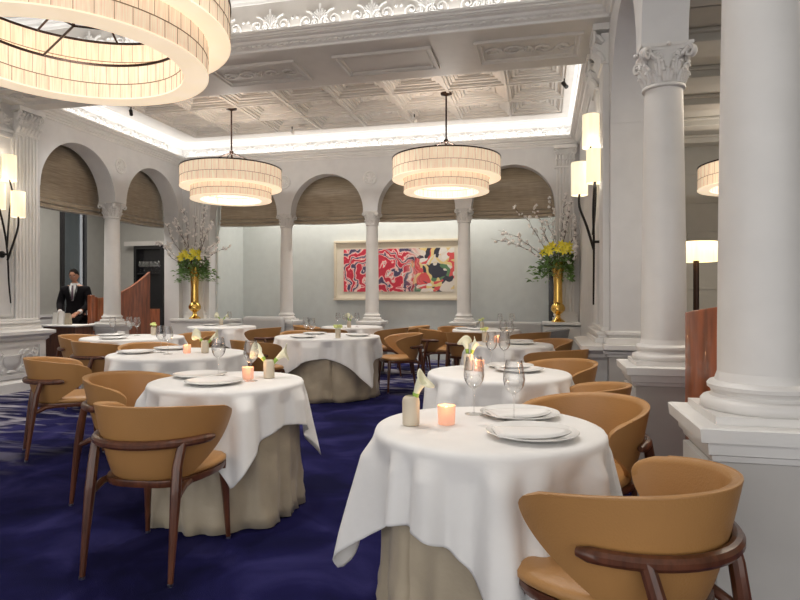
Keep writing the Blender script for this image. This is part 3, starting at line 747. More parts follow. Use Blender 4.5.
chandelier((-1.39, 8.87, CEIL), .80, .63, 3.5, 'glowing two-tier drum chandelier hanging in front of the painting, at centre right')
chandelier((-3.13, 3.50, CEILF), 1.035, .88, 3.5, 'huge near two-tier drum chandelier cut off by the top left corner', wid=.165, up=(-1.38, -1.11), lowz=(-1.61, -1.35), zj=-.78, bulb=.6)
chandelier((2.95, 9.2, 3.88), .80, .63, 3.5, 'glowing drum chandelier in the annex, half hidden by the nearest right column', up=(-1.10, -.80), lowz=None, zj=-.5)

# ------------------------------------------------------------------ sconces
def sconce(face, sgn, y, label):
    e = empty('wall_sconce', (face, y, 0), 0, label, 'wall lamp', 'branching iron sconces on the piers')
    MB().lathe([(.045, 0), (.045, .02), (.02, .035)], 16).xf(Ry(R(90 * sgn))).xf(Tr((0, 0, 1.83))).build('wall_plate', IRON, e)
    m = MB()
    def br(pts, r0, r1):
        P_ = []; n = len(pts)
        for i in range(n - 1):
            for k in range(6):
                t = k / 6; p = [Vector(pts[max(0, i - 1)]), Vector(pts[i]), Vector(pts[i + 1]), Vector(pts[min(n - 1, i + 2)])]
                P_.append(.5 * ((2 * p[1]) + (p[2] - p[0]) * t + (2 * p[0] - 5 * p[1] + 4 * p[2] - p[3]) * t * t + (3 * p[1] - p[0] - 3 * p[2] + p[3]) * t ** 3))
        P_.append(Vector(pts[-1])); m.tube(P_, [r0 + (r1 - r0) * k / (len(P_) - 1) for k in range(len(P_))], 7)
    g = sgn
    br([(g * .10, .05, 1.18), (g * .10, .02, 1.45), (g * .10, 0, 1.83), (g * .11, -.06, 2.15), (g * .10, -.13, 2.43)], .009, .015)
    br([(g * .10, 0, 1.75), (g * .17, .03, 2.0), (g * .24, .03, 2.2), (g * .24, .03, 2.36)], .015, .012)
    br([(g * .11, -.02, 1.9), (g * .08, .05, 2.4), (g * .15, .03, 2.62), (g * .13, .0, 2.82)], .013, .011)
    m.tube([(0, 0, 1.83), (g * .10, 0, 1.83)], .014, 8)
    m.build('branch', IRON, e)
    for (dx, dy, z0) in ((.10, -.14, 2.41), (.24, .03, 2.32), (.13, .0, 2.80)):
        o = MB().lathe([(.083, 0), (.083, .34)], 28, (g * dx, dy, z0), cap=False).build('lamp_shade', SCONCE, e, solid=.004)
        light('sconce_bulb', 'POINT', (face + g * dx, y + dy, z0 + .36), .35, size=.05)
        light('sconce_bulb', 'POINT', (face + g * dx, y + dy, z0 - .02), .25, size=.05)
sconce(XL + .0, 1, 6.56, 'black branching iron sconce with three lit shades on the left pier')
sconce(XR, -1, 6.50, 'black branching iron sconce with three lit shades on the right pier')

# spot heads on the tray edge
for k, (x, y) in enumerate(((-6.35, 8.3), (.30, 8.6), (-4.3, 9.9), (-2.05, 9.7))):
    e = empty('ceiling_spotlight', (x, y, CEIL - .02), 0, ['small dark spotlight above the left arches', 'small dark spotlight near the right end of the coffered ceiling', 'small spotlight between coffers behind the far left chandelier', 'small spotlight between coffers above the painting'][k], 'spotlight', 'ceiling spotlights')
    MB().tube([(0, 0, .0), (0, 0, -.06)], .01, 8).build('stem', IRON, e)
    MB().tube([(-.02, .02, -.05), (.03, -.03, -.13)], .028, 12).build('head', IRON if k < 2 else PLAST, e)

# ------------------------------------------------------------------ painting
e = empty('framed_painting', (-2.87, 11.97, 1.20), 0, 'wide abstract painting in swirling reds with a cream mount, hung on the back wall', 'painting')
PW, PH = 2.74, 1.24
m = MB()
for q in ((-PW / 2, PW / 2, 0, .05), (-PW / 2, PW / 2, PH - .05, PH), (-PW / 2, -PW / 2 + .05, .05, PH - .05), (PW / 2 - .05, PW / 2, .05, PH - .05)): m.box(q[0], q[1], -.06, .03, q[2], q[3])
m.build('frame', FRAMEM, e, bevel=.006)
MB().box(-PW / 2 + .04, PW / 2 - .04, -.015, .02, .04, PH - .04).build('mount', MATB, e)
MB().box(-1.16, 1.16, -.006, .006, -.44, .44).build('canvas', ART, e, loc=(0, -.022, PH / 2))

# ------------------------------------------------------------------ tables
def hash_noise(seed):
    r = random.Random(seed); ks = [(r.randint(7, 9), r.uniform(0, 2 * pi), .55), (r.randint(11, 14), r.uniform(0, 2 * pi), .5), (r.randint(18, 23), r.uniform(0, 2 * pi), .28)]
    def fn(t):
        v = sum(a * sin(k * t + p) for k, p, a in ks); return (abs(v) ** .75) * (1 if v > 0 else -1)
    return fn
TT = .75; CT = .762
def make_table(x, y, Rr, a, rot, seed, desc, seam=None, front=False):
    t = empty('dining_table', (x, y, 0), 0, 'round table in a beige skirt ' + desc, 'table', 'round dining tables')
    MB().lathe([(.001, TT - .03), (Rr - .012, TT - .03), (Rr - .006, TT - .015), (Rr - .012, TT), (.001, TT)], 48, cap=False).build('tabletop', TABLEW, t)
    MB().lathe([(.24, 0), (.24, .02), (.05, .05), (.045, .68), (.15, .72)], 24).build('pedestal', WALN, t)
    # skirt
    fn = hash_noise(seed + 50); n = 160; rows = []
    for j in range(13):
        z = TT - .004 - (TT - .012) * j / 12; d = j / 12
        row = []
        for k in range(n):
            th = 2 * pi * k / n
            r = Rr - .004 + .0 * d + (.006 + .024 * d) * fn(th) * d ** .5 - .015 + .02 * d
            r += .012 * sin(th * 23 + 5 * sin(z * 14 + th * 3)) * max(0, d - .55) * 2 + .006 * sin(th * 9 + z * 21) * d
            if seam is not None:
                q = (th - seam + pi) % (2 * pi) - pi
                r -= .03 * math.exp(-(q / .03) ** 2) * min(1, d * 3)
            row.append((r * cos(th), r * sin(th), z))
        rows.append(row)
    MB().grid(rows, cj=True) if 0 else None
    m = MB(); m.grid(rows, cj=True); m.build('skirt', BEIGE, t, sharp=60, solid=.003)
    # white cloth
    f = hash_noise(seed); n = 256; rows = []; m = MB()
    for k in range(9):
        rr = Rr * k / 8 * .985 if k else 1e-4
        rows.append([(rr * cos(2 * pi * j / n), rr * sin(2 * pi * j / n), CT) for j in range(n)])
    nd = 30
    for i in range(1, nd + 1):
        row = []
        for j in range(n):
            th = 2 * pi * j / n; q = th - rot
            Lh = a / max(abs(cos(q)), abs(sin(q))) - Rr
            cn = max(0, (abs(sin(2 * q)) - .55) / .45)          # 1 at the cloth corners
            s_ = Lh * i / nd
            b_ = .022
            if s_ < b_ * 1.57: ang = s_ / b_; out = b_ * sin(ang); dz = b_ * (1 - cos(ang))
            else: out = b_; dz = b_ + (s_ - b_ * 1.57)
            u = max(0, dz - .03)
            amp = min(.056, .038 * u / .07 if u < .07 else .038 + .06 * (u - .07))
            r = Rr * .985 + out + .012 + .06 * u + amp * (f(th) * .8 + .12 * sin(th * 33 + 1) * min(1, u * 4)) + cn ** 2 * .16 * u
            row.append((r * cos(th), r * sin(th), CT - dz * .985))
        rows.append(row)
    m.grid(rows, cj=True)
    o = m.build('tablecloth', LINEN, sharp=80, solid=.0025, loc=(x, y, 0))
    tag(o, 'white cloth on the table ' + desc, 'tablecloth', 'white tablecloths')
    return t
TABLES = {
 1: (-.20, 2.31, .405, .69, R(-10), 'at lower right, nearest the camera'),
 2: (-1.82, 3.24, .42, .66, R(-20), 'at near left, with the tan chair in front'),
 3: (-3.15, 4.75, .56, .80, R(10), 'directly behind the near-left table'),
 4: (-5.00, 6.58, .58, .80, R(5), 'nearest the waiter and the left column'),
 5: (-2.69, 7.33, .65, .90, R(-24), 'in mid room, its skirt showing in an arc'),
 6: (-5.39, 9.41, .55, .80, R(0), 'below the left brass vase'),
 7: (-3.17, 9.83, .50, .75, R(20), 'straight in front of the painting'),
 8: (-.28, 4.01, .44, .68, R(-12), 'second in the row by the right columns'),
 9: (-.34, 6.50, .43, .66, R(15), 'third in the row by the right columns'),
 10: (-.85, 9.45, .50, .75, R(8), 'at the far right, by the back banquette'),
}
for k, (x, y, r_, a_, rot, d) in TABLES.items():
    rot0 = R(YAW) + rot
    # cloth corners: at rot0 + 45 deg + n*90
    cr = {1: R(YAW) + R(-90) + R(-45), 2: R(YAW) - R(90) + R(18) - R(45), 5: R(YAW) - R(90)}.get(k, rot0)
    make_table(x, y, r_, a_, cr, k * 11, d, seam={5: R(YAW - 90 + 12), 1: R(YAW - 90 - 52)}.get(k))

# ------------------------------------------------------------------ chairs
def make_chair(leather, label, cat_group):
    t = empty('dining_chair', (0, 0, 0), 0, label, 'chair', cat_group)
    # seat cushion
    def sup(a, w, d, p=3.2):
        c, s_ = cos(a), sin(a); return (w * (abs(c) ** (2 / p)) * (1 if c > 0 else -1), d * (abs(s_) ** (2 / p)) * (1 if s_ > 0 else -1))
    m = MB(); n = 40; rows = []
    for (k, z) in ((.05, .474), (.5, .474), (.8, .470), (.94, .462), (1.0, .448), (1.0, .432), (.95, .424), (.05, .424)):
        row = []
        for j in range(n):
            x, y = sup(2 * pi * j / n, .25 * k, .235 * k); row.append((x * (1 + .10 * y / .245 if y > 0 else 1 + .30 * y / .245), y + .025, z))
        rows.append(row)
    m.grid(rows, cj=True); m.poly(rows[0]); m.poly(rows[-1]); m.build('seat', leather, t, sharp=60)
    # wrap-round backrest
    m = MB(); ns, nt_ = 44, 25
    def shell(s_, tt, off):
        if tt < .84: pm = 58 + 50 * sin(pi / 2 * tt / .84)
        else: q = (tt - .84) / .16; pm = 108 - 17 * (1 - sqrt(max(0, 1 - q * q)))
        ph = R(pm) * s_
        z = .418 + tt * (.352 - .065 * (abs(ph) / R(108)) ** 2.2)
        rx = (.222 + .090 * tt ** .75); ry = (.222 + .105 * tt ** .65)
        x = (rx - off) * sin(ph); y = -(ry - off) * cos(ph) + .01 + .05 * tt * (1 - cos(ph)) * .6
        return (x, y, z)
    th = .030
    out = [[shell(-1 + 2 * j / ns, i / nt_, 0) for j in range(ns + 1)] for i in range(nt_ + 1)]
    inn = [[shell((-1 + 2 * j / ns) * .985, .02 + .965 * i / nt_, th) for j in range(ns + 1)] for i in range(nt_ + 1)]
    loop = lambda G: [G[0][j] for j in range(ns + 1)] + [G[i][ns] for i in range(1, nt_ + 1)] + [G[nt_][j] for j in range(ns - 1, -1, -1)] + [G[i][0] for i in range(nt_ - 1, 0, -1)]
    m.grid(out); m.grid([r_[::-1] for r_ in inn])
    lo, li = loop(out), loop(inn)
    mid = [tuple(Vector(a).lerp(Vector(b_), .5) + (Vector(a) - Vector((0, 0, a[2]))).normalized() * 0 + Vector((0, 0, .006 if a[2] > .6 else 0))) for a, b_ in zip(lo, li)]
    m.grid([lo, mid, li], cj=True)
    o = m.build('backrest', leather, t, sharp=65)
    bm = bmesh.new(); bm.from_mesh(o.data); bmesh.ops.remove_doubles(bm, verts=bm.verts, dist=1e-4); bmesh.ops.recalc_face_normals(bm, faces=bm.faces); bm.to_mesh(o.data); bm.free(); o.data.set_sharp_from_angle(angle=R(70))
    # piping along the rim
    MB().tube([shell(-1 + 2 * j / ns, 1, .004) for j in range(1, ns)], .0045, 6).build('piping', leather, o)
    # rail
    def rail(ph, z=.60):
        tt = (z - .418) / .36; rx = (.222 + .090 * tt ** .75) + .022; ry = (.222 + .105 * tt ** .65) + .022
        return (rx * sin(ph), -ry * cos(ph) + .01 + .05 * tt * (1 - cos(ph)) * .6, z)
    pts = [rail(R(-76 + 152 * k / 26)) for k in range(27)]
    m = MB(); m.tube(pts, [.012 if k in (0, 26) else .021 for k in range(27)], 10)
    m.build('back_rail', WALN, t)
    # seat frame
    m = MB(); n = 40; rows = []
    for (k, z) in ((1.0, .424), (1.01, .41), (.98, .392), (.86, .392), (.86, .424)):
        row = []
        for j in range(n):
            x, y = sup(2 * pi * j / n, .245 * k, .24 * k); row.append((x * (1 + .10 * y / .245 if y > 0 else 1 + .16 * y / .245), y + .015, z))
        rows.append(row)
    m.grid(rows, cj=True, ci=True)
    for sg in (-1, 1): m.tube([(sg * .20, -.10, .405), (sg * .205, -.17, .40), (sg * .212, -.235, .37)], [.016, .017, .016], 8)
    m.build('seat_frame', WALN, t)
    for sg in (-1, 1):
        tp = rail(R(46) * sg)
        m = MB(); m.tube([(sg * .212, -.300, .012), (sg * .211, -.276, .20), (sg * .209, -.252, .38), (sg * .207, -.234, .50), (tp[0], tp[1], .605)], [.012, .018, .024, .023, .020], 10)
        o = m.build('leg', WALN, t); MB().lathe([(.012, 0), (.013, .012), (.001, .013)], 10, (sg * .212, -.301, 0)).build('foot_glide', GLIDE, o)
        m = MB(); m.tube([(sg * .228, .232, .012), (sg * .220, .222, .22), (sg * .210, .208, .39), (sg * .206, .202, .42)], [.012, .018, .024, .022], 10)
        o = m.build('leg', WALN, t); MB().lathe([(.012, 0), (.013, .012), (.001, .013)], 10, (sg * .228, .233, 0)).build('foot_glide', GLIDE, o)
    return t
CH = [  # x, y, facing, label
 (-1.80, 2.59, (-.07, 1), 'tan leather tub chair seen from behind in front of the near-left table'),
 (-2.46, 3.28, (1, .0), 'tan tub chair at the left side of the near-left table, its inside showing'),
 (.225, 1.865, (-.78, .63), 'large tan tub chair at the lower right corner, its walnut rail nearest the camera'),
 (.17, 2.92, (-.72, -.70), 'tan tub chair behind the nearest table, its open inside facing left'),
 (.17, 3.55, (-.93, .37), 'tan tub chair whose back top edge shows just beyond the nearest table'),
 (.10, 4.70, (-.74, -.67), 'tan tub chair behind the second right-hand table, facing left'),
 (.13, 5.98, (-.70, .70), 'tan tub chair in front of the third right-hand table, only its back edge showing'),
 (.04, 7.15, (-.75, -.66), 'tan tub chair behind the third right-hand table'),
 (-1.88, 7.93, (-.85, -.52), 'tan tub chair right of the middle table, open side to the left'),
 (-1.58, 9.30, (.93, .36), 'tan tub chair at the left of the far-right table, seen from its rear side'),
 (-1.40, 9.95, (.45, -.9), 'bright tan tub chair behind the far-right table, facing the camera'),
 (-1.05, 8.62, (.2, .98), 'tan tub chair with its back squarely to the camera, before the far-right table'),
 (-.18, 8.85, (-.75, .62), 'tan tub chair at the right of the far-right table'),
 (-2.42, 9.5, (-.96, .2), 'tan tub chair at the right of the table before the painting'),
 (-2.2, 10.2, (-.95, -.3), 'tan tub chair with a pointed wing at the back wall, right of the painting table'),
 (-4.50, 9.15, (-.97, .2), 'tan tub chair right of the table below the left brass vase'),
 (-3.35, 8.05, (.55, -.8), 'tan tub chair behind the left of the middle table, only its top showing'),
 (-3.92, 9.85, (.97, .1), 'tan tub chair at the left of the table before the painting'),
 (-3.35, 9.12, (.1, .98), 'tan tub chair with its rounded back before the table at the painting'),
 (-3.22, 6.42, (.50, .86), 'shaded tan tub chair between the near-left glasses and the middle table'),
 (-3.98, 5.50, (.72, -.66), 'tan tub chair between the two left-hand tables, top edge in view'),
 (-4.70, 7.45, (-.3, -.95), 'tan tub chair behind the table nearest the waiter'),
 (-5.80, 6.68, (1, .0), 'tan tub chair beside the carved left pedestal'),
 (-4.86, 5.86, (.42, .9), 'tan tub chair seen from behind, in front of the table nearest the waiter'),
 (-3.78, 4.17, (.68, .73), 'leftmost near tan tub chair, side on with its rear legs on the carpet'),
]
proto = None
for x, y, (fx, fy), lb in CH:
    if proto is None: c = proto = make_chair(LEATH, lb, 'tan leather tub chairs')
    else: c = copy_tree(proto)
    c.location = (x, y, 0); c.rotation_euler = (0, 0, atan2(-fx, fy)); c['label'] = lb
g = make_chair(LEATHG, 'grey tub chair at the foot of the right brass vase', 'grey tub chairs'); g.location = (.10, 9.62, 0); g.rotation_euler = (0, 0, atan2(.9, .1))

# banquettes by the back wall
e = empty('banquette', (-.50, 10.38, 0), 0, 'pale grey upholstered banquette against the back wall at right', 'bench')
MB().box(-.50, .50, -.25, .26, 0, .44).build('seat', GREYUP, e, bevel=.03); MB().box(-.50, .50, .06, .26, .44, .84).build('backrest', GREYUP, e, bevel=.04)
e = empty('banquette', (-5.05, 10.35, 0), 0, 'pale grey banquette with a rounded back, right of the left brass vase', 'bench')
MB().box(-.5, .35, -.2, .26, 0, .44).build('seat', GREYUP, e, bevel=.03); MB().box(-.52, .32, .06, .26, .44, .90).build('backrest', GREYUP, e, bevel=.08, seg=5)

# ------------------------------------------------------------------ tableware
TOP = CT + .0025
def clampT(k, px, py, mrg):
    x, y = at(px, py, TOP); tx, ty, r_ = TABLES[k][:3]; d = Vector((x - tx, y - ty)); q = r_ - mrg
    if d.length > q: d = d.normalized() * q
    return (tx + d.x, ty + d.y)
proto_plate = None
def plate(x, y, lb, s_=1.0):
    global proto_plate
    if proto_plate is None:
        e = MB().lathe([(.001, .006), (.095, .006), (.105, .009), (.150, .019), (.160, .022), (.1615, .020), (.150, .014), (.105, .003), (.095, .0), (.001, .0)], 48, cap=False).build('plate', CHINA)
        proto_plate = e
    else:
        e = proto_plate.copy(); COL.objects.link(e)
    e.location = (x, y, TOP); e.scale = (s_, s_, s_); tag(e, lb, 'plate', 'white plates'); return e
proto_glass = None
def wineglass(x, y, lb, s_=1.0, z=TOP):
    global proto_glass
    if proto_glass is None:
        e = empty('wine_glass', (0, 0, 0), 0)
        MB().lathe([(.001, .103), (.012, .106), (.026, .118), (.038, .138), (.0425, .160), (.041, .185), (.035, .215), (.0315, .235), (.0305, .235), (.034, .215), (.0398, .185), (.0412, .160), (.037, .139), (.025, .1195), (.011, .1085), (.001, .107)], 28, cap=False).build('bowl', GLASS, e)
        MB().lathe([(.004, .006), (.0032, .03), (.0035, .09), (.008, .104)], 10).build('stem', GLASS, e)
        MB().lathe([(.001, 0), (.038, 0), (.038, .0015), (.012, .004), (.004, .008)], 28, cap=False).build('foot', GLASS, e)
        proto_glass = e
    else: e = copy_tree(proto_glass)
    e.location = (x, y, z); e.scale = (s_, s_, s_); tag(e, lb, 'wine glass', 'stemmed wine glasses'); return e
def calla(m1, m2, base, az, lean, h, s_):
    b_ = Vector(base); d = Vector((cos(az), sin(az), 0)); top = b_ + d * lean + Vector((0, 0, h))
    n = 8; pts = []
    for k in range(n + 1):
        t = k / n; pts.append(b_ + Vector((0, 0, h * t * .62)) + d * lean * .55 * t * t)
    m1.tube(pts, [.007 * s_] * (n + 1), 8)
    p0 = pts[-1]; ax = (d * (.75 if lean > .03 else .18) + Vector((0, 0, .9))).normalized(); side = ax.cross(d).normalized(); fr = side.cross(ax)
    rows = []
    for i in range(9):
        t = i / 8; r_ = s_ * (.006 + .022 * t ** 1.6 + (.012 if i == 8 else 0)); row = []
        for j in range(20):
            a = 2 * pi * j / 20; lip = (.5 + .5 * cos(a - pi))
            ht = s_ * (.075 * t + .045 * t ** 3 * lip ** 2)
            rr = r_ * (1 + .5 * t ** 3 * (1 - lip)) ; k2 = Vector((0, 0, 0))
            if i == 8: ht -= s_ * .012
            row.append(p0 + ax * ht + fr * (-cos(a)) * rr * -1 + side * sin(a) * rr - d * 0 + (d * s_ * .035 * t ** 3 * lip))
        rows.append(row)
    m2.grid(rows, cj=True)
    m1.tube([p0 - ax * .01, p0 + ax * .028 * s_], [.008 * s_, .0125 * s_], 10)
def vase(x, y, lb_v, lb_f, flowers, s_=1.0, kind='calla'):
    e = MB().lathe([(.001, 0), (.028, 0), (.0325, .005), (.0335, .09), (.031, .103), (.024, .110), (.0205, .112), (.0205, .105), (.026, .1), (.028, .02), (.001, .02)], 28, cap=False).build('bud_vase', VASEW)
    e.location = (x, y, TOP); e.scale = (s_,) * 3; tag(e, lb_v, 'vase', 'cream bud vases')
    f = empty('calla_lily' if kind == 'calla' else 'small_bouquet', (x, y, TOP + .02), 0, lb_f, 'flower', 'flowers on the tables')
    m1, m2 = MB(), MB()
    for (az, lean, h) in flowers:
        if kind == 'calla': calla(m1, m2, (cos(az) * .004, sin(az) * .004, 0), az, lean, h, 1.08)
        else:
            q = Vector((cos(az) * lean, sin(az) * lean, h)); m1.tube([(0, 0, 0), q * .6, q], .003, 5)
            for k in range(7):
                a = 2 * pi * k / 7; m2.ball(q + Vector((cos(a) * .014, sin(a) * .014, .004 * (k % 2))), .013, 6, 5)
    m1.build('stem', GREENL, f); m2.build('bloom', PETAL if kind == 'calla' else mat('pale_green_bloom', (.72, .78, .30), .6), f, solid=.0015 if kind == 'calla' else 0)
def votive(x, y, lb):
    e = empty('votive_candle', (x, y, TOP), 0, lb, 'candle', 'peach glass votive candles')
    MB().lathe([(.001, 0), (.030, 0), (.033, .004), (.035, .072), (.0325, .072), (.030, .010), (.001, .010)], 28, cap=False).build('glass_cup', VOT, e)
    MB().lathe([(.001, .012), (.026, .012), (.026, .034), (.001, .034)], 20, cap=False).build('wax', CHINA, e)
    MB().lathe([(.001, .036), (.006, .044), (.0065, .05), (.001, .068)], 10, cap=False).build('flame', FLAME, e)
    light('candle_light', 'POINT', (x, y, TOP + .085), .22, (1, .55, .25), size=.015)
def napkin(x, y, rz, lb):
    m = MB(); n = 10
    for s_, z0 in ((1, 0), (.92, .003)):
        rows = []
        for i in range(n + 1):
            u = -1 + 2 * i / n; hw = .085 * s_ * (1 - .75 * max(0, u) ** 2) 
            rows.append([(u * .135 * s_, v * hw, z0 + .004 + .004 * (1 - v * v) + .003 * u * u) for v in (-1, -.6, 0, .6, 1)])
        m.grid(rows)
    o = m.build('folded_napkin', LINEN, solid=.003, loc=(x, y, TOP + .0085)); o.rotation_euler = (0, 0, rz); tag(o, lb, 'napkin', 'folded napkins on plates')

D = {1: 'on the nearest table', 2: 'on the near-left table', 3: 'on the table behind the near-left one', 4: 'on the table nearest the waiter', 5: 'on the middle table with the skirt arc', 6: 'on the table below the left brass vase', 7: 'on the table before the painting', 8: 'on the second right-hand table', 9: 'on the third right-hand table', 10: 'on the far-right table'}
PL = {1: [(530, 413, 'farther'), (532, 436, 'nearer')], 2: [(194, 376, 'farther'), (214, 383.5, 'nearer')], 3: [(136, 353, 'left'), (169, 348, 'right')], 4: [(104, 335.5, 'farther'), (112, 339, 'nearer')],
      5: [(294, 338.5, 'front left'), (315, 334, 'back left'), (358, 336, 'right')], 6: [(196, 324.5, 'left'), (243, 324.5, 'right')], 8: [(520, 364, 'farther'), (519, 371, 'nearer')], 9: [(525, 341, 'farther'), (520, 344, 'nearer')], 10: [(457, 329, 'left'), (478, 330, 'middle'), (522, 329, 'right')]}
for k, L_ in PL.items():
    for px, py, w_ in L_:
        x, y = clampT(k, px, py, .17); plate(x, y, 'white round plate, the %s one %s' % (w_, D[k]))
x, y = clampT(1, 530, 413, .17); napkin(x, y, R(25), 'white napkin folded on the farther plate of the nearest table')
x, y = clampT(1, 532, 436, .17); napkin(x, y, R(15), 'white pointed napkin folded on the nearer plate of the nearest table')
GL = {1: [(474, 414, 'left'), (514, 421, 'right')], 2: [(218.5, 375, 'left'), (251, 381, 'right')], 3: [(161, 352.5, 'left'), (168, 354, 'right')], 4: [(105, 334.5, 'left'), (129, 335, 'middle'), (137, 335.5, 'right')], 5: [(306, 336, 'left'), (312, 338, 'right')],
      6: [(237, 323.5, 'single')], 7: [(338, 327, 'left'), (343, 328, 'middle'), (357, 327, 'right')], 8: [(488, 362, 'left'), (507, 362.5, 'right')], 9: [(503, 341, 'left'), (510, 343, 'right')], 10: [(500, 328.5, 'left'), (512, 329, 'right')]}
for k, L_ in GL.items():
    for px, py, w_ in L_:
        x, y = clampT(k, px, py, .06); wineglass(x, y, 'clear stemmed wine glass, the %s one %s' % (w_, D[k]), 1.02)
VS = {1: (411, 425, [(-.1, .02, .12)], 'calla'), 2: (269, 378, [(2.9, .045, .125), (.3, .045, .12)], 'calla'), 3: (205, 353, [(2.9, .05, .125), (.3, .05, .12)], 'calla'), 4: (153.5, 335, [(2, .02, .13), (-.5, .03, .11), (-2, .02, .12)], 'b'),
      5: (338, 338, [(k * 1.05, .035, .115 + .012 * (k % 2)) for k in range(6)], 'b'), 6: (221, 324.5, [(2.8, .08, .15), (.3, .08, .15)], 'calla'), 7: (348, 328, [(2.4, .02, .16), (.3, .03, .14)], 'calla'),
      8: (468.5, 370, [(2.2, .02, .145), (.2, .03, .14)], 'calla'), 9: (485, 342, [(1, .02, .13), (3, .03, .12), (-1.5, .03, .12)], 'b'), 10: (482, 329, [(1, .02, .14), (3, .03, .12)], 'b')}
for k, (px, py, fl, kd) in VS.items():
    x, y = clampT(k, px, py, .07)
    vase(x, y, 'cream cylindrical bud vase ' + D[k], ('cream calla lily blooms with green throats ' if kd == 'calla' else 'small pale green blooms in a vase ') + D[k], fl, 1.0, kd)
for k, (px, py) in {1: (446.5, 424), 2: (248, 379), 3: (187, 353), 8: (479, 371), 9: (497, 342.5)}.items():
    x, y = clampT(k, px, py, .07); votive(x, y, 'lit votive candle in peach ribbed glass ' + D[k])
x, y = clampT(4, 121, 335, .08)
o = MB().box(-.05, .05, -.002, .002, 0, .05).add(MB().box(-.05, .05, -.002, .002, 0, .05), Tr((0, .03, 0)) @ Rx(R(20))).build('place_card', PAPER, loc=(x, y, TOP)); tag(o, 'small white folded card on the table nearest the waiter', 'card')

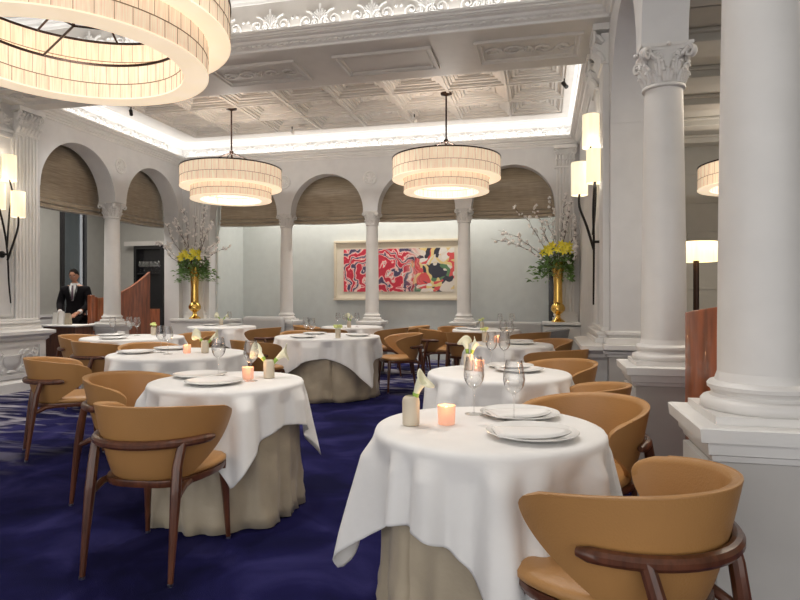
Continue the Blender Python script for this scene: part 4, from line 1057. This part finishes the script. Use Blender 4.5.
# ------------------------------------------------------------------ brass vases with blossom branches
def big_vase(x, y, z, label, lab2, seed, mirror=1):
    e = MB().lathe([(.001, 0), (.11, 0), (.115, .012), (.085, .035), (.05, .06), (.038, .09), (.045, .11), (.038, .125), (.075, .15), (.112, .19), (.118, .235), (.10, .28), (.072, .31), (.078, .33), (.073, .36), (.068, .60), (.082, .80), (.112, .95), (.135, 1.0), (.130, 1.0), (.105, .95), (.07, .75), (.001, .7)], 40, cap=False).build('brass_vase', GOLD)
    e.location = (x, y, z); tag(e, label, 'vase', 'tall brass trumpet vases')
    rnd = random.Random(seed)
    f = empty('flower_arrangement', (x, y, z + .8), 0, lab2, 'flowers', 'arrangements in the brass vases')
    tw, bl = MB(), MB()
    def lim(p, e=.09): return Vector((min(max(p.x, XL + e - x), XR - e - x), min(p.y, YB - .12 - e - y), p.z))
    dirs = [(-.75, .1, .55), (-.35, 0, 1.05), (-.12, .1, 1.1), (.1, -.1, .95), (.25, .1, 1.0), (.45, 0, .85), (.65, .1, .55), (-.9, 0, .45), (.85, -.1, .35), (-.2, -.2, .8), (.15, .2, 1.15), (-.5, .0, .8)]
    for dx, dy, dz in dirs:
        dx *= mirror; end = Vector((dx, dy * .5, dz)) * rnd.uniform(1.05, 1.35); pts = []; n = 9; jit = Vector((0, 0, 0))
        for k in range(n + 1):
            t = k / n; jit += Vector((rnd.uniform(-.022, .022), rnd.uniform(-.022, .022), rnd.uniform(-.01, .01)))
            p = Vector((0, 0, .05)) + end * t + Vector((0, 0, .12 * sin(pi * t))) + jit * (t > 0)
            p.y -= .55 * abs(end.x) * t; p = lim(p)
            pts.append(p)
        tw.tube(pts, [.007 * (1 - .75 * k / n) for k in range(n + 1)], 5)
        for k in range(3, n + 1):
            for q in range(3):
                if rnd.random() < .12: continue
                p = pts[k].lerp(pts[k - 1], rnd.random()) + Vector((rnd.uniform(-.05, .05), rnd.uniform(-.03, .03), rnd.uniform(-.03, .05)))
                tw.tube([pts[k - 1], p], .002, 4)
                r_ = rnd.uniform(.014, .036); p = lim(p)
                for s_ in range(4):
                    bl.ball(p + Vector((rnd.uniform(-1, 1), rnd.uniform(-1, 1), rnd.uniform(-1, 1))) * r_ * .6, r_ * .6, 5, 4)
    tw.build('branch', TWIG, f); o = bl.build('blossom', BLOS, f); o['kind'] = 'stuff'
    lf = MB()
    for k in range(760):
        a = rnd.uniform(0, 2 * pi); rr = .30 * sqrt(rnd.random()); zz = rnd.uniform(.12, .46) if rnd.random() < .8 else rnd.uniform(.0, .2)
        if rnd.random() < .18: rr = rnd.uniform(.25, .48); zz = rnd.uniform(-.02, .25)
        c_ = Vector((cos(a) * rr, sin(a) * rr * .7, zz - rr * .25)); d = Vector((cos(a) + rnd.uniform(-.5, .5), sin(a) + rnd.uniform(-.5, .5), rnd.uniform(-.6, .7))).normalized()
        s_ = d.cross(Vector((rnd.uniform(-1, 1), rnd.uniform(-1, 1), 1))).normalized(); L_ = rnd.uniform(.05, .11); w_ = L_ * .26; up = s_.cross(d) * L_ * .12; c_ = lim(c_, .17)
        lf.poly([c_, c_ + d * L_ * .35 + s_ * w_ + up, c_ + d * L_, c_ + d * L_ * .35 - s_ * w_ + up])
    for k in range(26):
        a = rnd.uniform(0, 2 * pi); rr = rnd.uniform(.1, .3); lf.tube([(0, 0, 0), (cos(a) * rr * .6, sin(a) * rr * .4, .2), (cos(a) * rr, sin(a) * rr * .6, rnd.uniform(.2, .42))], .003, 4)
    o = lf.build('foliage', GREEN, f, sharp=180); o['kind'] = 'stuff'
    for (dx, dz, dy) in ((-.18, .42, -.15), (-.10, .47, -.16), (-.02, .40, -.22), (.12, .44, -.17), (.20, .38, -.14), (.05, .49, -.14), (-.24, .36, -.12), (-.14, .36, -.22), (.17, .47, -.12), (.08, .37, -.22)):
        m = MB(); c_ = Vector((dx * mirror, dy, dz))
        for k in range(6):
            a = 2 * pi * k / 6 + .3; q = Vector((cos(a), -.55, sin(a))).normalized(); s_ = q.cross(Vector((0, 1, 0))).normalized()
            m.grid([[c_, c_, c_], [c_ + q * .032 - s_ * .02, c_ + q * .034, c_ + q * .032 + s_ * .02], [c_ + q * .062 - s_ * .015, c_ + q * .065 + Vector((0, -.004, 0)), c_ + q * .062 + s_ * .015], [c_ + q * .088, c_ + q * .089, c_ + q * .088]])
        for k in range(4): m.tube([c_, c_ + Vector((rnd.uniform(-.02, .02), -.05, rnd.uniform(-.02, .02)))], .002, 4)
        m.build('yellow_lily', YEL, f, sharp=70)
big_vase(-6.55, 10.42, .85, 'tall polished brass trumpet vase on the left ledge of the back wall', 'blossom branches with yellow lilies in the left brass vase', 3, 1)
big_vase(.26, 10.42, .85, 'tall polished brass trumpet vase on the right ledge of the back wall', 'blossom branches with yellow lilies in the right brass vase', 9, 1)
# a string of buds hanging in the far right arch is part of the tall branch above the vase

# stemware on the back bar
for k in range(6):
    wineglass(-9.11 + .10 * k, 12.24, 'wine glass, number %s from the left, on the dark back bar shelf' % ['one', 'two', 'three', 'four', 'five', 'six'][k], 1.15, 1.83)

# ------------------------------------------------------------------ the waiter
def skin_mesh(name, V, E, mt, parent, sub=2, root=0):
    me = bpy.data.meshes.new(name); me.from_pydata([v[:3] for v in V], E, []); me.materials.append(mt)
    o = bpy.data.objects.new(name, me); COL.objects.link(o)
    sk = o.modifiers.new('skin', 'SKIN'); sk.use_smooth_shade = True
    for i, v in enumerate(V):
        r_ = v[3] if isinstance(v[3], tuple) else (v[3], v[3])
        me.skin_vertices[0].data[i].radius = r_; me.skin_vertices[0].data[i].use_root = (i == root)
    if sub: d = o.modifiers.new('sub', 'SUBSURF'); d.levels = sub; d.render_levels = sub
    dg = bpy.context.evaluated_depsgraph_get(); dg.update(); m2 = bpy.data.meshes.new_from_object(o.evaluated_get(dg)); o.modifiers.clear(); o.data = m2
    m2.polygons.foreach_set('use_smooth', [True] * len(m2.polygons))
    if not m2.materials: m2.materials.append(mt)
    if parent: o.parent = parent
    return o
def waiter():
    # local frame: faces -y
    w_ = empty('person', (-8.05, 9.05, 0), R(22), 'waiter in a black suit, white shirt and dark tie, head bowed over a side station', 'person')
    V = [(0, 0, .96, (.15, .11)), (0, .0, 1.12, (.13, .10)), (0, .0, 1.28, (.15, .11)), (0, -.01, 1.40, (.15, .09)), (0, -.03, 1.49, .058), (0, -.06, 1.55, .056),
         (.10, 0, .90, .09), (.11, -.01, .50, .062), (.11, .01, .10, .042), (.12, -.10, .045, .038),
         (-.10, 0, .90, .09), (-.11, -.01, .50, .062), (-.11, .01, .10, .042), (-.12, -.10, .045, .038),
         (.19, -.01, 1.40, .062), (.25, -.03, 1.14, .048), (.17, -.24, 1.02, .034), (.15, -.31, .99, .026),
         (-.19, -.01, 1.40, .062), (-.25, -.03, 1.14, .048), (-.17, -.24, 1.02, .034), (-.13, -.31, .99, .026)]
    E = [(0, 1), (1, 2), (2, 3), (3, 4), (4, 5), (0, 6), (6, 7), (7, 8), (8, 9), (0, 10), (10, 11), (11, 12), (12, 13), (3, 14), (14, 15), (15, 16), (16, 17), (3, 18), (18, 19), (19, 20), (20, 21)]
    body = skin_mesh('body', V, E, SKIN, w_)
    # head with face
    hm = MB(); rows = []
    for i in range(17):
        t = i / 16; a = pi * t; z = -cos(a) * .118; row = []
        for j in range(24):
            b_ = 2 * pi * j / 24; r_ = sin(a); x = .074 * r_ * cos(b_); y = .092 * r_ * sin(b_)
            if z < -.02: x *= 1 - .35 * (-.02 - z) / .1; y *= 1 - .1 * (-.02 - z) / .1
            if y < 0:
                fr = max(0, 1 - abs(x) / .014)
                if -.045 < z < .012: y -= .020 * fr * (1 - abs(z + .03) / .045) if z < 0 else 0
                if abs(z - .008) < .012 and .014 < abs(x) < .045: y += .007
                if abs(z + .058) < .008 and abs(x) < .024: y -= .004
            row.append((x, y, z))
        rows.append(row)
    hm.grid(rows, cj=True)
    for sg in (-1, 1): hm.lathe([(.001, -.03), (.012, -.02), (.016, .0), (.012, .02), (.001, .03)], 8, (sg * .076, .005, -.005), cap=False, sx=.5)
    H = Tr((0, -.075, 1.645)) @ Rx(R(22))
    nvb = len(body.data.vertices)
    hm.xf(H)
    # join head and five-fingered hands to the one body mesh
    def hand(c, sg):
        h = MB(); c = Vector(c); fwd = Vector((-sg * .25, -.9, -.35)).normalized(); side = Vector((1, -sg * .25, 0)).normalized()
        h.tube([c - fwd * .02, c + fwd * .03, c + fwd * .075], [.022, .034, .030], 10)
        for k, (o_, L_) in enumerate(((-.027, .062), (-.009, .072), (.009, .067), (.026, .052))):
            b_ = c + fwd * .07 + side * o_; h.tube([b_, b_ + fwd * L_ * .45, b_ + fwd * L_ * .75 + Vector((0, 0, -.012)), b_ + fwd * L_ * .9 + Vector((0, 0, -.03))], [.0095, .009, .0082, .006], 7)
        b_ = c + fwd * .02 - side * sg * .028; h.tube([b_, b_ - side * sg * .022 + fwd * .025, b_ - side * sg * .026 + fwd * .052], [.012, .010, .007], 7)
        return h
    bm = bmesh.new(); bm.from_mesh(body.data)
    for part in (hm, hand((.14, -.33, .985), 1), hand((-.12, -.33, .985), -1)):
        vs = [bm.verts.new(v) for v in part.v]
        for q in part.f:
            if len(set(q)) == len(q):
                try: fc = bm.faces.new([vs[k] for k in q]); fc.smooth = True
                except ValueError: pass
    bmesh.ops.recalc_face_normals(bm, faces=bm.faces); bm.to_mesh(body.data); bm.free()
    # hair cap
    hr = MB(); rows = []
    for i in range(9):
        a = pi * (.5 + .5 * i / 8) ; z = -cos(a) * .124
        rows.append([(.081 * sin(a) * cos(2 * pi * j / 24), .099 * sin(a) * sin(2 * pi * j / 24) + (.012 if sin(2 * pi * j / 24) < 0 else 0), max(z, .045 if sin(2 * pi * j / 24) < -.3 else -.05 + .02 * i) + .004) for j in range(24)])
    hr.grid(rows, cj=True); hr.xf(H); hr.build('hair', HAIR, w_)
    eb = MB()
    for sg in (-1, 1):
        eb.tube([(sg * .016, -.090, .026), (sg * .03, -.088, .031), (sg * .045, -.078, .026)], .004, 5)
    eb.xf(H); eb.build('eyebrow', HAIR, w_)
    ey = MB()
    for sg in (-1, 1): ey.ball((sg * .029, -.078, .008), .0085, 8, 6)
    ey.xf(H); ey.build('eye', SHIRT, w_)
    # suit: jacket and trousers grown over the same skeleton
    def gr(r_, k): return tuple(q + k for q in r_) if isinstance(r_, tuple) else r_ + k
    J = [V[i][:3] + (gr(V[i][3], .022),) for i in (0, 1, 2, 3)]; 
    JV = [(0, 0, .84, (.185, .13))] + J[:3] + [(0, -.01, 1.39, (.19, .115))] + [V[14][:3] + (.078,), V[15][:3] + (.064,), V[16][:3] + (.046,), V[18][:3] + (.078,), V[19][:3] + (.064,), V[20][:3] + (.046,), (0, -.02, 1.47, .072)]
    skin_mesh('jacket', JV, [(0, 1), (1, 2), (2, 3), (3, 4), (4, 5), (5, 6), (6, 7), (4, 8), (8, 9), (9, 10), (4, 11)], BLACKC, w_, root=1)
    TV = [(0, 0, .93, (.165, .12)), (.10, 0, .86, .10), (.11, -.01, .50, .076), (.11, .01, .09, .062), (-.10, 0, .86, .10), (-.11, -.01, .50, .076), (-.11, .01, .09, .062)]
    skin_mesh('trousers', TV, [(0, 1), (1, 2), (2, 3), (0, 4), (4, 5), (5, 6)], BLACKC, w_)
    for sg in (-1, 1):
        m = MB(); m.ball((0, 0, 0), .055, 12, 8); m.xf(Tr((sg * .12, -.06, .045)) @ Matrix.Diagonal((.9, 2.3, .8, 1))); m.build('shoe', BLACKM, w_)
        MB().tube([(sg * .168 if sg > 0 else -.165, -.245, 1.015), (sg * .155 if sg > 0 else -.14, -.285, 1.0)], [.040, .037], 12).build('cuff', SHIRT, w_)
    m = MB(); m.poly([(-.055, -.125, 1.47), (.055, -.125, 1.47), (.012, -.150, 1.20), (-.012, -.150, 1.20)]); m.build('shirt_front', SHIRT, w_, solid=.01)
    MB().lathe([(.078, 1.44), (.064, 1.51)], 20, (0, -.03, 0), cap=False).build('collar', SHIRT, w_, solid=.006)
    m = MB(); m.poly([(-.014, -.142, 1.47), (.014, -.142, 1.47), (.018, -.163, 1.24), (0, -.165, 1.20), (-.018, -.163, 1.24)]); m.build('tie', TIEM, w_, solid=.008)
    m = MB()
    for sg in (-1, 1): m.poly([(sg * .05, -.12, 1.49), (sg * .085, -.115, 1.44), (sg * .075, -.14, 1.36), (sg * .014, -.165, 1.17), (sg * .02, -.155, 1.22)])
    m.build('lapel', BLACKM, w_, solid=.01)
waiter()
# the side station he leans over, with standing folded menus
e = empty('service_station', (-7.62, 8.42, 0), 0, 'dark side station in front of the waiter, draped in white', 'side table')
MB().box(-.32, .30, -.2, .2, .0, .78).build('cabinet', WALN, e, bevel=.01); MB().box(-.34, .32, -.22, .22, .78, .81).build('top', LINEN, e, bevel=.008)
for k, (dx, mt, h, lb) in enumerate(((-.24, PAPER, .20, 'white menu standing leftmost on the side station'), (-.12, LINEN, .22, 'white folded napkin standing on the side station before the waiter'), (.0, BEIGE, .19, 'beige folded menu standing on the side station before the waiter'))):
    m = MB()
    for q in range(4): m.box(-.045, .045, -.01, .0, 0, h * (1 - .05 * q), Tr((0, .02 * q, 0)) @ Rx(R(-6 + 4 * q)))
    o = m.build('folded_menu', mt, loc=(-7.62 + dx, 8.38, .81)); tag(o, lb, 'menu')
